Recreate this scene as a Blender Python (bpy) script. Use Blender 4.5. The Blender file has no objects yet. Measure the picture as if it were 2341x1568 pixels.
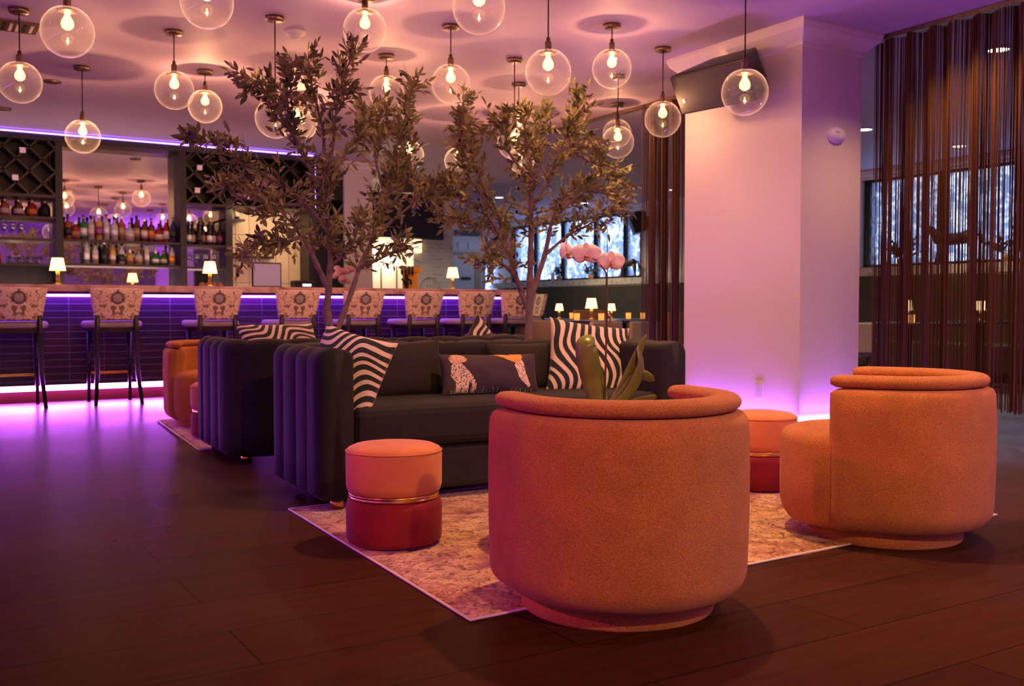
import bpy, bmesh, math, random
from mathutils import Vector, Matrix, noise
from math import sin, cos, pi, radians, sqrt, atan, atan2
random.seed(11)
SC = bpy.context.scene
COL = SC.collection
H = 2.822            # ceiling height

# ------------------------------------------------------------------ materials
def mat(name, color=(.8, .8, .8), rough=.5, metal=0., emit=None, estr=0., bump=0., bscale=200., trans=0., ior=1.45,
        sheen=0., spec=None, var=0., vscale=8., coat=0., detail=3.):
    m = bpy.data.materials.new(name); m.use_nodes = True
    nt = m.node_tree; b = nt.nodes['Principled BSDF']
    b.inputs['Base Color'].default_value = (*color, 1)
    b.inputs['Roughness'].default_value = rough
    b.inputs['Metallic'].default_value = metal
    b.inputs['IOR'].default_value = ior
    b.inputs['Transmission Weight'].default_value = trans
    if sheen: b.inputs['Sheen Weight'].default_value = sheen; b.inputs['Sheen Roughness'].default_value = .4
    if spec is not None: b.inputs['Specular IOR Level'].default_value = spec
    if coat: b.inputs['Coat Weight'].default_value = coat; b.inputs['Coat Roughness'].default_value = .1
    if emit: b.inputs['Emission Color'].default_value = (*emit, 1); b.inputs['Emission Strength'].default_value = estr
    tc = nt.nodes.new('ShaderNodeTexCoord')
    if bump:
        n = nt.nodes.new('ShaderNodeTexNoise'); n.inputs['Scale'].default_value = bscale; n.inputs['Detail'].default_value = detail
        bp = nt.nodes.new('ShaderNodeBump'); bp.inputs['Strength'].default_value = bump; bp.inputs['Distance'].default_value = .01
        nt.links.new(tc.outputs['Object'], n.inputs['Vector']); nt.links.new(n.outputs['Fac'], bp.inputs['Height'])
        nt.links.new(bp.outputs['Normal'], b.inputs['Normal'])
    if var:
        n = nt.nodes.new('ShaderNodeTexNoise'); n.inputs['Scale'].default_value = vscale; n.inputs['Detail'].default_value = 6
        r = nt.nodes.new('ShaderNodeValToRGB')
        r.color_ramp.elements[0].position = .3; r.color_ramp.elements[1].position = .7
        r.color_ramp.elements[0].color = (*[c * (1 - var) for c in color], 1)
        r.color_ramp.elements[1].color = (*[min(1, c * (1 + var)) for c in color], 1)
        nt.links.new(tc.outputs['Object'], n.inputs['Vector']); nt.links.new(n.outputs['Fac'], r.inputs['Fac'])
        nt.links.new(r.outputs['Color'], b.inputs['Base Color'])
    return m

def nodes(m): return m.node_tree.nodes, m.node_tree.links, m.node_tree.nodes['Principled BSDF']
def ramp(N, stops, interp='LINEAR'):
    r = N.new('ShaderNodeValToRGB'); r.color_ramp.interpolation = interp
    e = r.color_ramp.elements
    while len(e) < len(stops): e.new(.5)
    for i, (p, c) in enumerate(stops): e[i].position = p; e[i].color = (*c, 1)
    return r

M = {}
def led(name, c, s): return mat(name, (.1, .1, .1), emit=c, estr=s)
M['ceiling'] = mat('ceiling_paint', (.56, .43, .62), .6, bump=.04, bscale=60)
M['wall'] = mat('wall_paint', (.74, .66, .60), .6, bump=.05, bscale=80)
M['wallwhite'] = mat('white_wall_paint', (.78, .74, .72), .6)
M['column'] = mat('column_wallcovering', (.80, .72, .66), .55, bump=.06, bscale=45)
M['black'] = mat('black_plastic', (.012, .011, .011), .4)
M['blackmetal'] = mat('black_metal', (.02, .018, .018), .35, .6)
M['darkwood'] = mat('dark_stained_wood', (.020, .010, .008), .35, var=.4, vscale=12)
M['cabinet'] = mat('dark_cabinet', (.010, .007, .009), .4)
M['brass'] = mat('brass', (.80, .52, .16), .25, 1.)
M['bronze'] = mat('aged_bronze', (.30, .21, .12), .35, 1., var=.3, vscale=30)
M['cord'] = mat('dark_cord', (.02, .012, .010), .6)
M['boucle'] = mat('terracotta_boucle', (.72, .22, .085), .95, sheen=.12)
M['plinthfab'] = M['boucle']
M['velvet'] = mat('black_velvet', (.011, .006, .006), .8, sheen=.03, var=.25, vscale=14)
M['velvetpillow'] = mat('brown_black_velvet_pillow', (.020, .011, .009), .85, sheen=.12)
M['poufpink'] = mat('dusty_orange_velvet', (.62, .20, .055), .8, sheen=.2, var=.12, vscale=9)
M['poufred'] = mat('deep_red_velvet', (.22, .004, .004), .8, sheen=.08, var=.2, vscale=9)
M['stonetop'] = None
M['seatfab'] = mat('pale_seat_leather', (.45, .36, .36), .5)
M['mirror'] = mat('mirror_glass', (.85, .82, .82), .015, 1.)
M['white'] = mat('white_plastic', (.8, .78, .78), .4)
M['screen'] = mat('dark_screen', (.01, .008, .012), .12, coat=.6)
M['petal'] = mat('orchid_petal', (.95, .84, .80), .6, var=.05, vscale=25)
N, L, B = M['petal'].node_tree.nodes, M['petal'].node_tree.links, M['petal'].node_tree.nodes['Principled BSDF']
_t = N.new('ShaderNodeBsdfTranslucent'); _t.inputs[0].default_value = (.98, .85, .80, 1); _m = N.new('ShaderNodeMixShader'); _m.inputs[0].default_value = .5
L.new(B.outputs[0], _m.inputs[1]); L.new(_t.outputs[0], _m.inputs[2]); L.new(_m.outputs[0], N['Material Output'].inputs[0])
M['petalcore'] = mat('orchid_lip', (.55, .22, .05), .6)
M['orchidleaf'] = mat('orchid_leaf', (.16, .19, .03), .3, var=.25, vscale=14)
M['stem'] = mat('brown_stem', (.10, .045, .02), .6)
M['bark'] = mat('olive_bark', (.26, .17, .13), .85, bump=.5, bscale=60, var=.3, vscale=30)
M['olive'] = mat('black_olive', (.020, .012, .012), .3)
M['pot'] = mat('dark_planter', (.03, .025, .025), .5)
M['amberglass'] = mat('amber_votive', (.9, .45, .12), .15, trans=.6, emit=(1, .5, .12), estr=.5)
M['tabletop'] = mat('dark_table_top', (.035, .028, .028), .3)
M['creamfab'] = mat('cream_upholstery', (.55, .42, .26), .7)
M['banquette'] = mat('dark_green_banquette', (.06, .045, .018), .6, var=.2, vscale=6)
M['gold'] = mat('amber_tap_panel', (.85, .42, .04), .35, .3)
M['wire'] = mat('dull_wire', (.45, .36, .28), .4, .8)
M['statue'] = mat('dark_bronze_statue', (.05, .035, .028), .5, .3)
M['plantgreen'] = mat('dark_plant_leaf', (.05, .06, .03), .5)
M['papery'] = mat('cream_paper', (.7, .6, .5), .6)
M['purplecloth'] = mat('purple_chair_cloth', (.06, .025, .12), .7)
M['tan'] = mat('tan_leather', (.45, .22, .08), .5)

# LED sources
PUR = (.36, .07, 1.)
M['led_bar'] = led('purple_led_strip', (.38, .08, 1.), 26)
M['led_foot'] = led('magenta_led_strip', (.62, .12, 1.), 90)
M['led_top'] = led('violet_led_strip', (.34, .14, 1.), 9)
M['led_col'] = led('violet_base_led', (.45, .16, 1.), 45)
M['bulbcore'] = led('bulb_filament', (1, .62, .28), 60)
M['shade'] = mat('lit_lamp_shade', (.9, .75, .5), .8, emit=(1, .62, .24), estr=3.2)
M['downlight'] = led('downlight_lens', (1, .85, .62), 9)
M['printer_lcd'] = led('printer_display', (.75, .85, 1), 3)

# glass
def thin_glass(name, tint, gl=.10, rough=.0, emit=None, estr=0., glow_haze=0.):
    m = bpy.data.materials.new(name); m.use_nodes = True; nt = m.node_tree; N = nt.nodes; L = nt.links
    N.clear(); out = N.new('ShaderNodeOutputMaterial')
    t = N.new('ShaderNodeBsdfTransparent'); t.inputs[0].default_value = (*tint, 1)
    g = N.new('ShaderNodeBsdfGlossy'); g.inputs['Roughness'].default_value = rough; g.inputs[0].default_value = (1, 1, 1, 1)
    lw = N.new('ShaderNodeLayerWeight'); lw.inputs['Blend'].default_value = .5
    f = N.new('ShaderNodeMath'); f.operation = 'POWER'; f.inputs[1].default_value = 5.; L.new(lw.outputs['Facing'], f.inputs[0])
    f2 = N.new('ShaderNodeMath'); f2.operation = 'MULTIPLY'; f2.inputs[1].default_value = .75; L.new(f.outputs[0], f2.inputs[0]); f = f2
    a = N.new('ShaderNodeMath'); a.operation = 'ADD'; a.use_clamp = True; a.inputs[1].default_value = gl
    mx = N.new('ShaderNodeMixShader'); L.new(f.outputs[0], a.inputs[0]); L.new(a.outputs[0], mx.inputs[0])
    L.new(t.outputs[0], mx.inputs[1]); L.new(g.outputs[0], mx.inputs[2]); last = mx
    if glow_haze:  # whitish haze, stronger at the rim, imitates bulb glow filling the globe
        dd = N.new('ShaderNodeBsdfDiffuse'); tt = N.new('ShaderNodeBsdfTranslucent'); m2 = N.new('ShaderNodeMixShader'); m3 = N.new('ShaderNodeMixShader')
        m2.inputs[0].default_value = .6; fd = N.new('ShaderNodeMath'); fd.operation = 'POWER'; fd.inputs[1].default_value = 3.5; L.new(lw.outputs['Facing'], fd.inputs[0]); fe = N.new('ShaderNodeMath'); fe.operation = 'MULTIPLY_ADD'; fe.inputs[1].default_value = .16; fe.inputs[2].default_value = glow_haze; L.new(fd.outputs[0], fe.inputs[0]); L.new(fe.outputs[0], m3.inputs[0]); L.new(dd.outputs[0], m2.inputs[1]); L.new(tt.outputs[0], m2.inputs[2])
        L.new(last.outputs[0], m3.inputs[1]); L.new(m2.outputs[0], m3.inputs[2]); last = m3
    if emit:
        e = N.new('ShaderNodeEmission'); e.inputs[0].default_value = (*emit, 1); e.inputs[1].default_value = estr
        ad = N.new('ShaderNodeAddShader'); L.new(mx.outputs[0], ad.inputs[0]); L.new(e.outputs[0], ad.inputs[1]); last = ad
    L.new(last.outputs[0], out.inputs[0]); return m
M['globe'] = thin_glass('clear_globe_glass', (.985, .975, .97), .05, .01, glow_haze=.014)
M['bulbglass'] = thin_glass('glowing_bulb_glass', (1, .93, .8), .02, emit=(1, .58, .22), estr=1.6)
M['glassware'] = thin_glass('clear_glassware', (.93, .93, .95), .10)
M['pane'] = None

def bottle_mat(name, c):
    return mat(name, c, .12, trans=.35, ior=1.4, coat=.5)

# floor
m = M['floor'] = mat('dark_plank_floor', (.05, .03, .025), .3)
N, L, B = nodes(m)
tc = N.new('ShaderNodeTexCoord'); br = N.new('ShaderNodeTexBrick')
br.inputs['Scale'].default_value = 1; br.inputs['Brick Width'].default_value = 1.5; br.inputs['Row Height'].default_value = .30
br.inputs['Mortar Size'].default_value = .0018; br.inputs['Mortar Smooth'].default_value = .1
br.inputs['Color1'].default_value = (.050, .016, .007, 1); br.inputs['Color2'].default_value = (.066, .021, .009, 1)
br.inputs['Mortar'].default_value = (.008, .005, .004, 1)
L.new(tc.outputs['Object'], br.inputs['Vector'])
mp = N.new('ShaderNodeMapping'); mp.inputs['Scale'].default_value = (1.2, 14, 1); L.new(tc.outputs['Object'], mp.inputs['Vector'])
ns = N.new('ShaderNodeTexNoise'); ns.inputs['Scale'].default_value = 2.2; ns.inputs['Detail'].default_value = 8; L.new(mp.outputs[0], ns.inputs['Vector'])
r1 = ramp(N, [(.3, (.82, .82, .82)), (.75, (1.14, 1.12, 1.1))]); L.new(ns.outputs['Fac'], r1.inputs['Fac'])
mx = N.new('ShaderNodeMix'); mx.data_type = 'RGBA'; mx.blend_type = 'MULTIPLY'; mx.inputs['Factor'].default_value = 1
L.new(br.outputs['Color'], mx.inputs['A']); L.new(r1.outputs['Color'], mx.inputs['B']); L.new(mx.outputs['Result'], B.inputs['Base Color'])
n2 = N.new('ShaderNodeTexNoise'); n2.inputs['Scale'].default_value = 1.6; n2.inputs['Detail'].default_value = 5; L.new(tc.outputs['Object'], n2.inputs['Vector'])
mr = N.new('ShaderNodeMapRange'); mr.inputs['To Min'].default_value = .20; mr.inputs['To Max'].default_value = .42; L.new(n2.outputs['Fac'], mr.inputs['Value'])
L.new(mr.outputs[0], B.inputs['Roughness'])
bp = N.new('ShaderNodeBump'); bp.inputs['Strength'].default_value = .12; bp.inputs['Distance'].default_value = .004
ad = N.new('ShaderNodeMath'); ad.operation = 'ADD'; L.new(ns.outputs['Fac'], ad.inputs[0])
mu = N.new('ShaderNodeMath'); mu.operation = 'MULTIPLY'; mu.inputs[1].default_value = -3; L.new(br.outputs['Fac'], mu.inputs[0]); L.new(mu.outputs[0], ad.inputs[1])
L.new(ad.outputs[0], bp.inputs['Height']); L.new(bp.outputs[0], B.inputs['Normal']); B.inputs['Specular IOR Level'].default_value = 0.
gl = N.new('ShaderNodeBsdfGlossy'); gl.inputs[0].default_value = (1, 1, 1, 1); L.new(mr.outputs[0], gl.inputs['Roughness']); L.new(bp.outputs[0], gl.inputs['Normal'])
lw = N.new('ShaderNodeLayerWeight'); pw = N.new('ShaderNodeMath'); pw.operation = 'POWER'; pw.inputs[1].default_value = 12.; L.new(lw.outputs['Facing'], pw.inputs[0])
pm = N.new('ShaderNodeMath'); pm.operation = 'MULTIPLY_ADD'; pm.inputs[1].default_value = .9; pm.inputs[2].default_value = .003; L.new(pw.outputs[0], pm.inputs[0])
ms = N.new('ShaderNodeMixShader'); L.new(pm.outputs[0], ms.inputs[0]); L.new(B.outputs[0], ms.inputs[1]); L.new(gl.outputs[0], ms.inputs[2]); L.new(ms.outputs[0], N['Material Output'].inputs[0])

# bar tile
m = M['bartile'] = mat('dark_ribbed_tile', (.03, .012, .02), .22)
N, L, B = nodes(m)
tc = N.new('ShaderNodeTexCoord'); mp = N.new('ShaderNodeMapping'); mp.inputs['Rotation'].default_value = (radians(90), 0, 0); mp.inputs['Location'].default_value = (.19, 0, 0)
L.new(tc.outputs['Object'], mp.inputs['Vector'])
br = N.new('ShaderNodeTexBrick'); br.offset = 0; br.inputs['Scale'].default_value = 1; br.inputs['Brick Width'].default_value = .31; br.inputs['Row Height'].default_value = .066
br.inputs['Mortar Size'].default_value = .003; br.inputs['Color1'].default_value = (.030, .014, .034, 1); br.inputs['Color2'].default_value = (.050, .018, .034, 1)
br.inputs['Mortar'].default_value = (.13, .10, .13, 1); L.new(mp.outputs[0], br.inputs['Vector']); L.new(br.outputs['Color'], B.inputs['Base Color'])
bp = N.new('ShaderNodeBump'); bp.inputs['Strength'].default_value = .5; bp.inputs['Distance'].default_value = .004; L.new(br.outputs['Fac'], bp.inputs['Height']); L.new(bp.outputs[0], B.inputs['Normal'])

# marble top
m = M['stonetop'] = mat('pink_veined_stone', (.6, .4, .33), .25)
N, L, B = nodes(m)
tc = N.new('ShaderNodeTexCoord'); ns = N.new('ShaderNodeTexNoise'); ns.inputs['Scale'].default_value = 3.2; ns.inputs['Detail'].default_value = 9; ns.inputs['Distortion'].default_value = 1.6
L.new(tc.outputs['Object'], ns.inputs['Vector'])
r1 = ramp(N, [(.30, (.14, .06, .045)), (.42, (.50, .28, .20)), (.55, (.62, .40, .31)), (.72, (.70, .50, .42))]); L.new(ns.outputs['Fac'], r1.inputs['Fac']); L.new(r1.outputs['Color'], B.inputs['Base Color'])

# boucle bump / mottling
m = M['boucle']; N, L, B = nodes(m)
tc = N.new('ShaderNodeTexCoord')
v = N.new('ShaderNodeTexNoise'); v.inputs['Scale'].default_value = 260; v.inputs['Detail'].default_value = 4; v.inputs['Roughness'].default_value = .65
v2 = N.new('ShaderNodeTexNoise'); v2.inputs['Scale'].default_value = 9; v2.inputs['Detail'].default_value = 4
L.new(tc.outputs['Object'], v.inputs['Vector']); L.new(tc.outputs['Object'], v2.inputs['Vector'])
r1 = ramp(N, [(.33, (.40, .12, .018)), (.52, (.60, .215, .034)), (.70, (.76, .32, .06))]); L.new(v.outputs['Fac'], r1.inputs['Fac'])
r2 = ramp(N, [(.3, (.86, .86, .86)), (.7, (1.08, 1.06, 1.04))]); L.new(v2.outputs['Fac'], r2.inputs['Fac'])
mx = N.new('ShaderNodeMix'); mx.data_type = 'RGBA'; mx.blend_type = 'MULTIPLY'; mx.inputs['Factor'].default_value = 1
L.new(r1.outputs['Color'], mx.inputs['A']); L.new(r2.outputs['Color'], mx.inputs['B']); L.new(mx.outputs['Result'], B.inputs['Base Color'])
bp = N.new('ShaderNodeBump'); bp.inputs['Strength'].default_value = .9; bp.inputs['Distance'].default_value = .006; L.new(v.outputs['Fac'], bp.inputs['Height']); L.new(bp.outputs[0], B.inputs['Normal'])

# zebra fabric (object space, x across / z up on the cushion)
def zebra(name, rot=0., scale=13., dist=5., dark=(.022, .026, .020), light=(.84, .62, .48), seed=0.):
    m = mat(name, light, .85, sheen=.2); N, L, B = nodes(m)
    tc = N.new('ShaderNodeTexCoord'); mp = N.new('ShaderNodeMapping'); mp.inputs['Rotation'].default_value = (0, radians(rot), 0); mp.inputs['Location'].default_value = (seed, 0, seed)
    L.new(tc.outputs['Object'], mp.inputs['Vector'])
    sx = N.new('ShaderNodeSeparateXYZ'); L.new(mp.outputs[0], sx.inputs[0])
    # chevron bend: x + |z|*k
    za = N.new('ShaderNodeMath'); za.operation = 'MULTIPLY'; za.inputs[1].default_value = 19.; L.new(sx.outputs['Z'], za.inputs[0])
    ab = N.new('ShaderNodeMath'); ab.operation = 'SINE'; L.new(za.outputs[0], ab.inputs[0])
    ml = N.new('ShaderNodeMath'); ml.operation = 'MULTIPLY'; ml.inputs[1].default_value = .034; L.new(ab.outputs[0], ml.inputs[0])
    su = N.new('ShaderNodeMath'); su.operation = 'ADD'; L.new(sx.outputs['X'], su.inputs[0]); L.new(ml.outputs[0], su.inputs[1])
    cx = N.new('ShaderNodeCombineXYZ'); L.new(su.outputs[0], cx.inputs[0]); L.new(sx.outputs['Z'], cx.inputs[2])
    w = N.new('ShaderNodeTexWave'); w.wave_type = 'BANDS'; w.bands_direction = 'X'; w.inputs['Scale'].default_value = scale * .5
    w.inputs['Distortion'].default_value = dist; w.inputs['Detail'].default_value = 1.2; w.inputs['Detail Scale'].default_value = .9
    L.new(cx.outputs[0], w.inputs['Vector'])
    r = ramp(N, [(.0, dark), (.56, dark), (.60, light), (1., light)]); L.new(w.outputs['Fac'], r.inputs['Fac']); L.new(r.outputs['Color'], B.inputs['Base Color'])
    return m
M['zebra1'] = zebra('zebra_stripe_fabric', 20, 12.5, 4.5)
M['zebra2'] = zebra('zebra_stripe_fabric_diagonal', -62, 14, 4.2, seed=.3)

# bar stool damask: mirrored floral print
m = M['damask'] = mat('floral_mirrored_print', (.6, .45, .35), .8, sheen=.2); N, L, B = nodes(m)
tc = N.new('ShaderNodeTexCoord'); sx = N.new('ShaderNodeSeparateXYZ'); L.new(tc.outputs['Object'], sx.inputs[0])
ab = N.new('ShaderNodeMath'); ab.operation = 'ABSOLUTE'; L.new(sx.outputs['X'], ab.inputs[0])
cx = N.new('ShaderNodeCombineXYZ'); L.new(ab.outputs[0], cx.inputs[0]); L.new(sx.outputs['Z'], cx.inputs[2])
ns = N.new('ShaderNodeTexNoise'); ns.inputs['Scale'].default_value = 17; ns.inputs['Detail'].default_value = 2.5; ns.inputs['Distortion'].default_value = 1.1; L.new(cx.outputs[0], ns.inputs['Vector'])
r1 = ramp(N, [(.0, (.12, .11, .09)), (.37, (.22, .16, .11)), (.43, (.66, .36, .20)), (.48, (.86, .66, .50)), (.58, (.90, .74, .58)), (.66, (.66, .42, .24)), (.8, (.86, .64, .50))])
L.new(ns.outputs['Fac'], r1.inputs['Fac'])
# central medallion
vm = N.new('ShaderNodeVectorMath'); vm.operation = 'DISTANCE'; vm.inputs[1].default_value = (0, 0, .945)
mp = N.new('ShaderNodeMapping'); mp.inputs['Scale'].default_value = (1, 0, 1); L.new(tc.outputs['Object'], mp.inputs[0]); vm.inputs[1].default_value = (0, 0, .975); L.new(mp.outputs[0], vm.inputs[0])
r2 = ramp(N, [(.0, (1, 1, 1)), (.034, (1, 1, 1)), (.036, (.35, .35, .35)), (.056, (.35, .35, .35)), (.058, (0, 0, 0))], 'CONSTANT'); L.new(vm.outputs['Value'], r2.inputs['Fac'])
r3 = ramp(N, [(0, (0, 0, 0)), (.2, (.09, .08, .07)), (.9, (.42, .34, .36))], 'CONSTANT'); L.new(r2.outputs['Color'], r3.inputs['Fac'])
r4 = ramp(N, [(0, (0, 0, 0)), (.2, (.9, .9, .9))], 'CONSTANT'); L.new(r2.outputs['Color'], r4.inputs['Fac'])
mx = N.new('ShaderNodeMix'); mx.data_type = 'RGBA'; L.new(r4.outputs['Color'], mx.inputs['Factor']); L.new(r1.outputs['Color'], mx.inputs['A']); L.new(r3.outputs['Color'], mx.inputs['B']); L.new(mx.outputs['Result'], B.inputs['Base Color'])

# rug
m = M['rug'] = mat('distressed_rug_pile', (.5, .3, .2), .95, sheen=.2); N, L, B = nodes(m)
tc = N.new('ShaderNodeTexCoord')
n1 = N.new('ShaderNodeTexNoise'); n1.inputs['Scale'].default_value = 2.4; n1.inputs['Detail'].default_value = 7; n1.inputs['Distortion'].default_value = 1.2
n2 = N.new('ShaderNodeTexNoise'); n2.inputs['Scale'].default_value = 22; n2.inputs['Detail'].default_value = 6; n2.inputs['Distortion'].default_value = 2.2
vo = N.new('ShaderNodeTexVoronoi'); vo.feature = 'DISTANCE_TO_EDGE'; vo.inputs['Scale'].default_value = 7
n3 = N.new('ShaderNodeTexNoise'); n3.inputs['Scale'].default_value = 300; n3.inputs['Detail'].default_value = 2
dm = N.new('ShaderNodeVectorMath'); dm.operation = 'ADD'
for n in (n1, n2, n3): L.new(tc.outputs['Object'], n.inputs['Vector'])
sc = N.new('ShaderNodeVectorMath'); sc.operation = 'SCALE'; sc.inputs['Scale'].default_value = .16; L.new(n2.outputs['Color'], sc.inputs[0])
L.new(tc.outputs['Object'], dm.inputs[0]); L.new(sc.outputs[0], dm.inputs[1]); L.new(dm.outputs[0], vo.inputs['Vector'])
r1 = ramp(N, [(.32, (.44, .19, .09)), (.45, (.72, .45, .22)), (.56, (.80, .60, .32)), (.70, (.60, .34, .22))]); L.new(n1.outputs['Fac'], r1.inputs['Fac'])
r2 = ramp(N, [(.34, (.30, .14, .08)), (.48, (.84, .74, .62)), (.62, (.95, .88, .76)), (.74, (.66, .44, .34))]); L.new(n2.outputs['Fac'], r2.inputs['Fac'])
r3 = ramp(N, [(.0, (.50, .36, .30)), (.05, (.62, .50, .44)), (.09, (1, 1, 1))]); L.new(vo.outputs['Distance'], r3.inputs['Fac'])
mx = N.new('ShaderNodeMix'); mx.data_type = 'RGBA'; mx.blend_type = 'MULTIPLY'; mx.inputs['Factor'].default_value = 1
my = N.new('ShaderNodeMix'); my.data_type = 'RGBA'; my.blend_type = 'MULTIPLY'; my.inputs['Factor'].default_value = .8
L.new(r1.outputs['Color'], mx.inputs['A']); L.new(r2.outputs['Color'], mx.inputs['B']); L.new(mx.outputs['Result'], my.inputs['A']); L.new(r3.outputs['Color'], my.inputs['B'])
L.new(my.outputs['Result'], B.inputs['Base Color'])
bp = N.new('ShaderNodeBump'); bp.inputs['Strength'].default_value = .5; bp.inputs['Distance'].default_value = .003; L.new(n3.outputs['Fac'], bp.inputs['Height']); L.new(bp.outputs[0], B.inputs['Normal'])

# leopard embroidery
m = M['leopard'] = mat('spotted_embroidery', (.7, .5, .35), .8); N, L, B = nodes(m)
tc = N.new('ShaderNodeTexCoord'); vo = N.new('ShaderNodeTexVoronoi'); vo.inputs['Scale'].default_value = 105; L.new(tc.outputs['Object'], vo.inputs['Vector'])
r1 = ramp(N, [(.0, (.10, .05, .03)), (.32, (.12, .06, .04)), (.40, (.78, .55, .42)), (1, (.80, .58, .44))]); L.new(vo.outputs['Distance'], r1.inputs['Fac']); L.new(r1.outputs['Color'], B.inputs['Base Color'])
M['leopardface'] = mat('tan_embroidery', (.60, .33, .22), .8, var=.35, vscale=70)
M['orangethread'] = mat('orange_embroidery', (.85, .30, .06), .8, var=.3, vscale=60)
M['greenthread'] = mat('green_embroidery', (.40, .42, .22), .8)
M['bluethread'] = mat('blue_black_embroidery', (.10, .14, .20), .8)
M['plumfab'] = mat('dark_plum_fabric', (.045, .022, .028), .75, sheen=.1)

# tiles on pillar, patterned tiles
m = M['greytile'] = mat('grey_glazed_tile', (.36, .38, .40), .3); N, L, B = nodes(m)
tc = N.new('ShaderNodeTexCoord'); mp = N.new('ShaderNodeMapping'); mp.inputs['Rotation'].default_value = (radians(90), 0, 0); L.new(tc.outputs['Object'], mp.inputs[0])
br = N.new('ShaderNodeTexBrick'); br.inputs['Scale'].default_value = 1; br.inputs['Brick Width'].default_value = .2; br.inputs['Row Height'].default_value = .06; br.inputs['Mortar Size'].default_value = .004
br.inputs['Color1'].default_value = (.30, .33, .36, 1); br.inputs['Color2'].default_value = (.42, .44, .46, 1); br.inputs['Mortar'].default_value = (.5, .5, .5, 1); L.new(mp.outputs[0], br.inputs['Vector']); L.new(br.outputs['Color'], B.inputs['Base Color'])
m = M['pattile'] = mat('yellow_patterned_tile', (.6, .45, .2), .4); N, L, B = nodes(m)
tc = N.new('ShaderNodeTexCoord'); vo = N.new('ShaderNodeTexVoronoi'); vo.inputs['Scale'].default_value = 9; L.new(tc.outputs['Object'], vo.inputs['Vector'])
r1 = ramp(N, [(.1, (.75, .50, .14)), (.3, (.35, .35, .30)), (.5, (.62, .55, .40))]); L.new(vo.outputs['Distance'], r1.inputs['Fac']); L.new(r1.outputs['Color'], B.inputs['Base Color'])
m = M['creamtile'] = mat('cream_large_tile', (.62, .50, .34), .35); N, L, B = nodes(m)
tc = N.new('ShaderNodeTexCoord'); mp = N.new('ShaderNodeMapping'); mp.inputs['Rotation'].default_value = (radians(90), 0, 0); L.new(tc.outputs['Object'], mp.inputs[0])
br = N.new('ShaderNodeTexBrick'); br.offset = 0; br.inputs['Scale'].default_value = 1; br.inputs['Brick Width'].default_value = .17; br.inputs['Row Height'].default_value = .6; br.inputs['Mortar Size'].default_value = .004
br.inputs['Color1'].default_value = (.60, .47, .30, 1); br.inputs['Color2'].default_value = (.66, .54, .36, 1); br.inputs['Mortar'].default_value = (.2, .15, .1, 1); L.new(mp.outputs[0], br.inputs['Vector']); L.new(br.outputs['Color'], B.inputs['Base Color'])

# window pane with frosted leaf pattern
m = M['pane'] = bpy.data.materials.new('frosted_window_pane'); m.use_nodes = True; nt = m.node_tree; N = nt.nodes; L = nt.links; N.clear()
out = N.new('ShaderNodeOutputMaterial'); t = N.new('ShaderNodeBsdfTransparent'); d = N.new('ShaderNodeBsdfTranslucent'); d.inputs[0].default_value = (.35, .42, .55, 1); mx = N.new('ShaderNodeMixShader')
tc = N.new('ShaderNodeTexCoord'); ns = N.new('ShaderNodeTexNoise'); ns.inputs['Scale'].default_value = 7; ns.inputs['Detail'].default_value = 5; ns.inputs['Distortion'].default_value = 1
L.new(tc.outputs['Object'], ns.inputs['Vector']); r1 = ramp(N, [(.42, (.10, .10, .10)), (.56, (.75, .75, .75))]); L.new(ns.outputs['Fac'], r1.inputs['Fac']); L.new(r1.outputs['Color'], mx.inputs[0])
L.new(t.outputs[0], mx.inputs[1]); L.new(d.outputs[0], mx.inputs[2]); L.new(mx.outputs[0], out.inputs[0])

def leaf_mat():
    m = mat('olive_leaf', (.12, .10, .05), .5); N, L, B = nodes(m)
    tc = N.new('ShaderNodeTexCoord'); ns = N.new('ShaderNodeTexNoise'); ns.inputs['Scale'].default_value = 9; ns.inputs['Detail'].default_value = 3; L.new(tc.outputs['Object'], ns.inputs['Vector'])
    r1 = ramp(N, [(.35, (.15, .155, .045)), (.52, (.33, .31, .09)), (.68, (.52, .42, .16))]); L.new(ns.outputs['Fac'], r1.inputs['Fac']); L.new(r1.outputs['Color'], B.inputs['Base Color'])
    return m
M['leaf'] = leaf_mat()
m = M['string'] = mat('copper_brown_string', (.11, .040, .018), .55, .1); 

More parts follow.
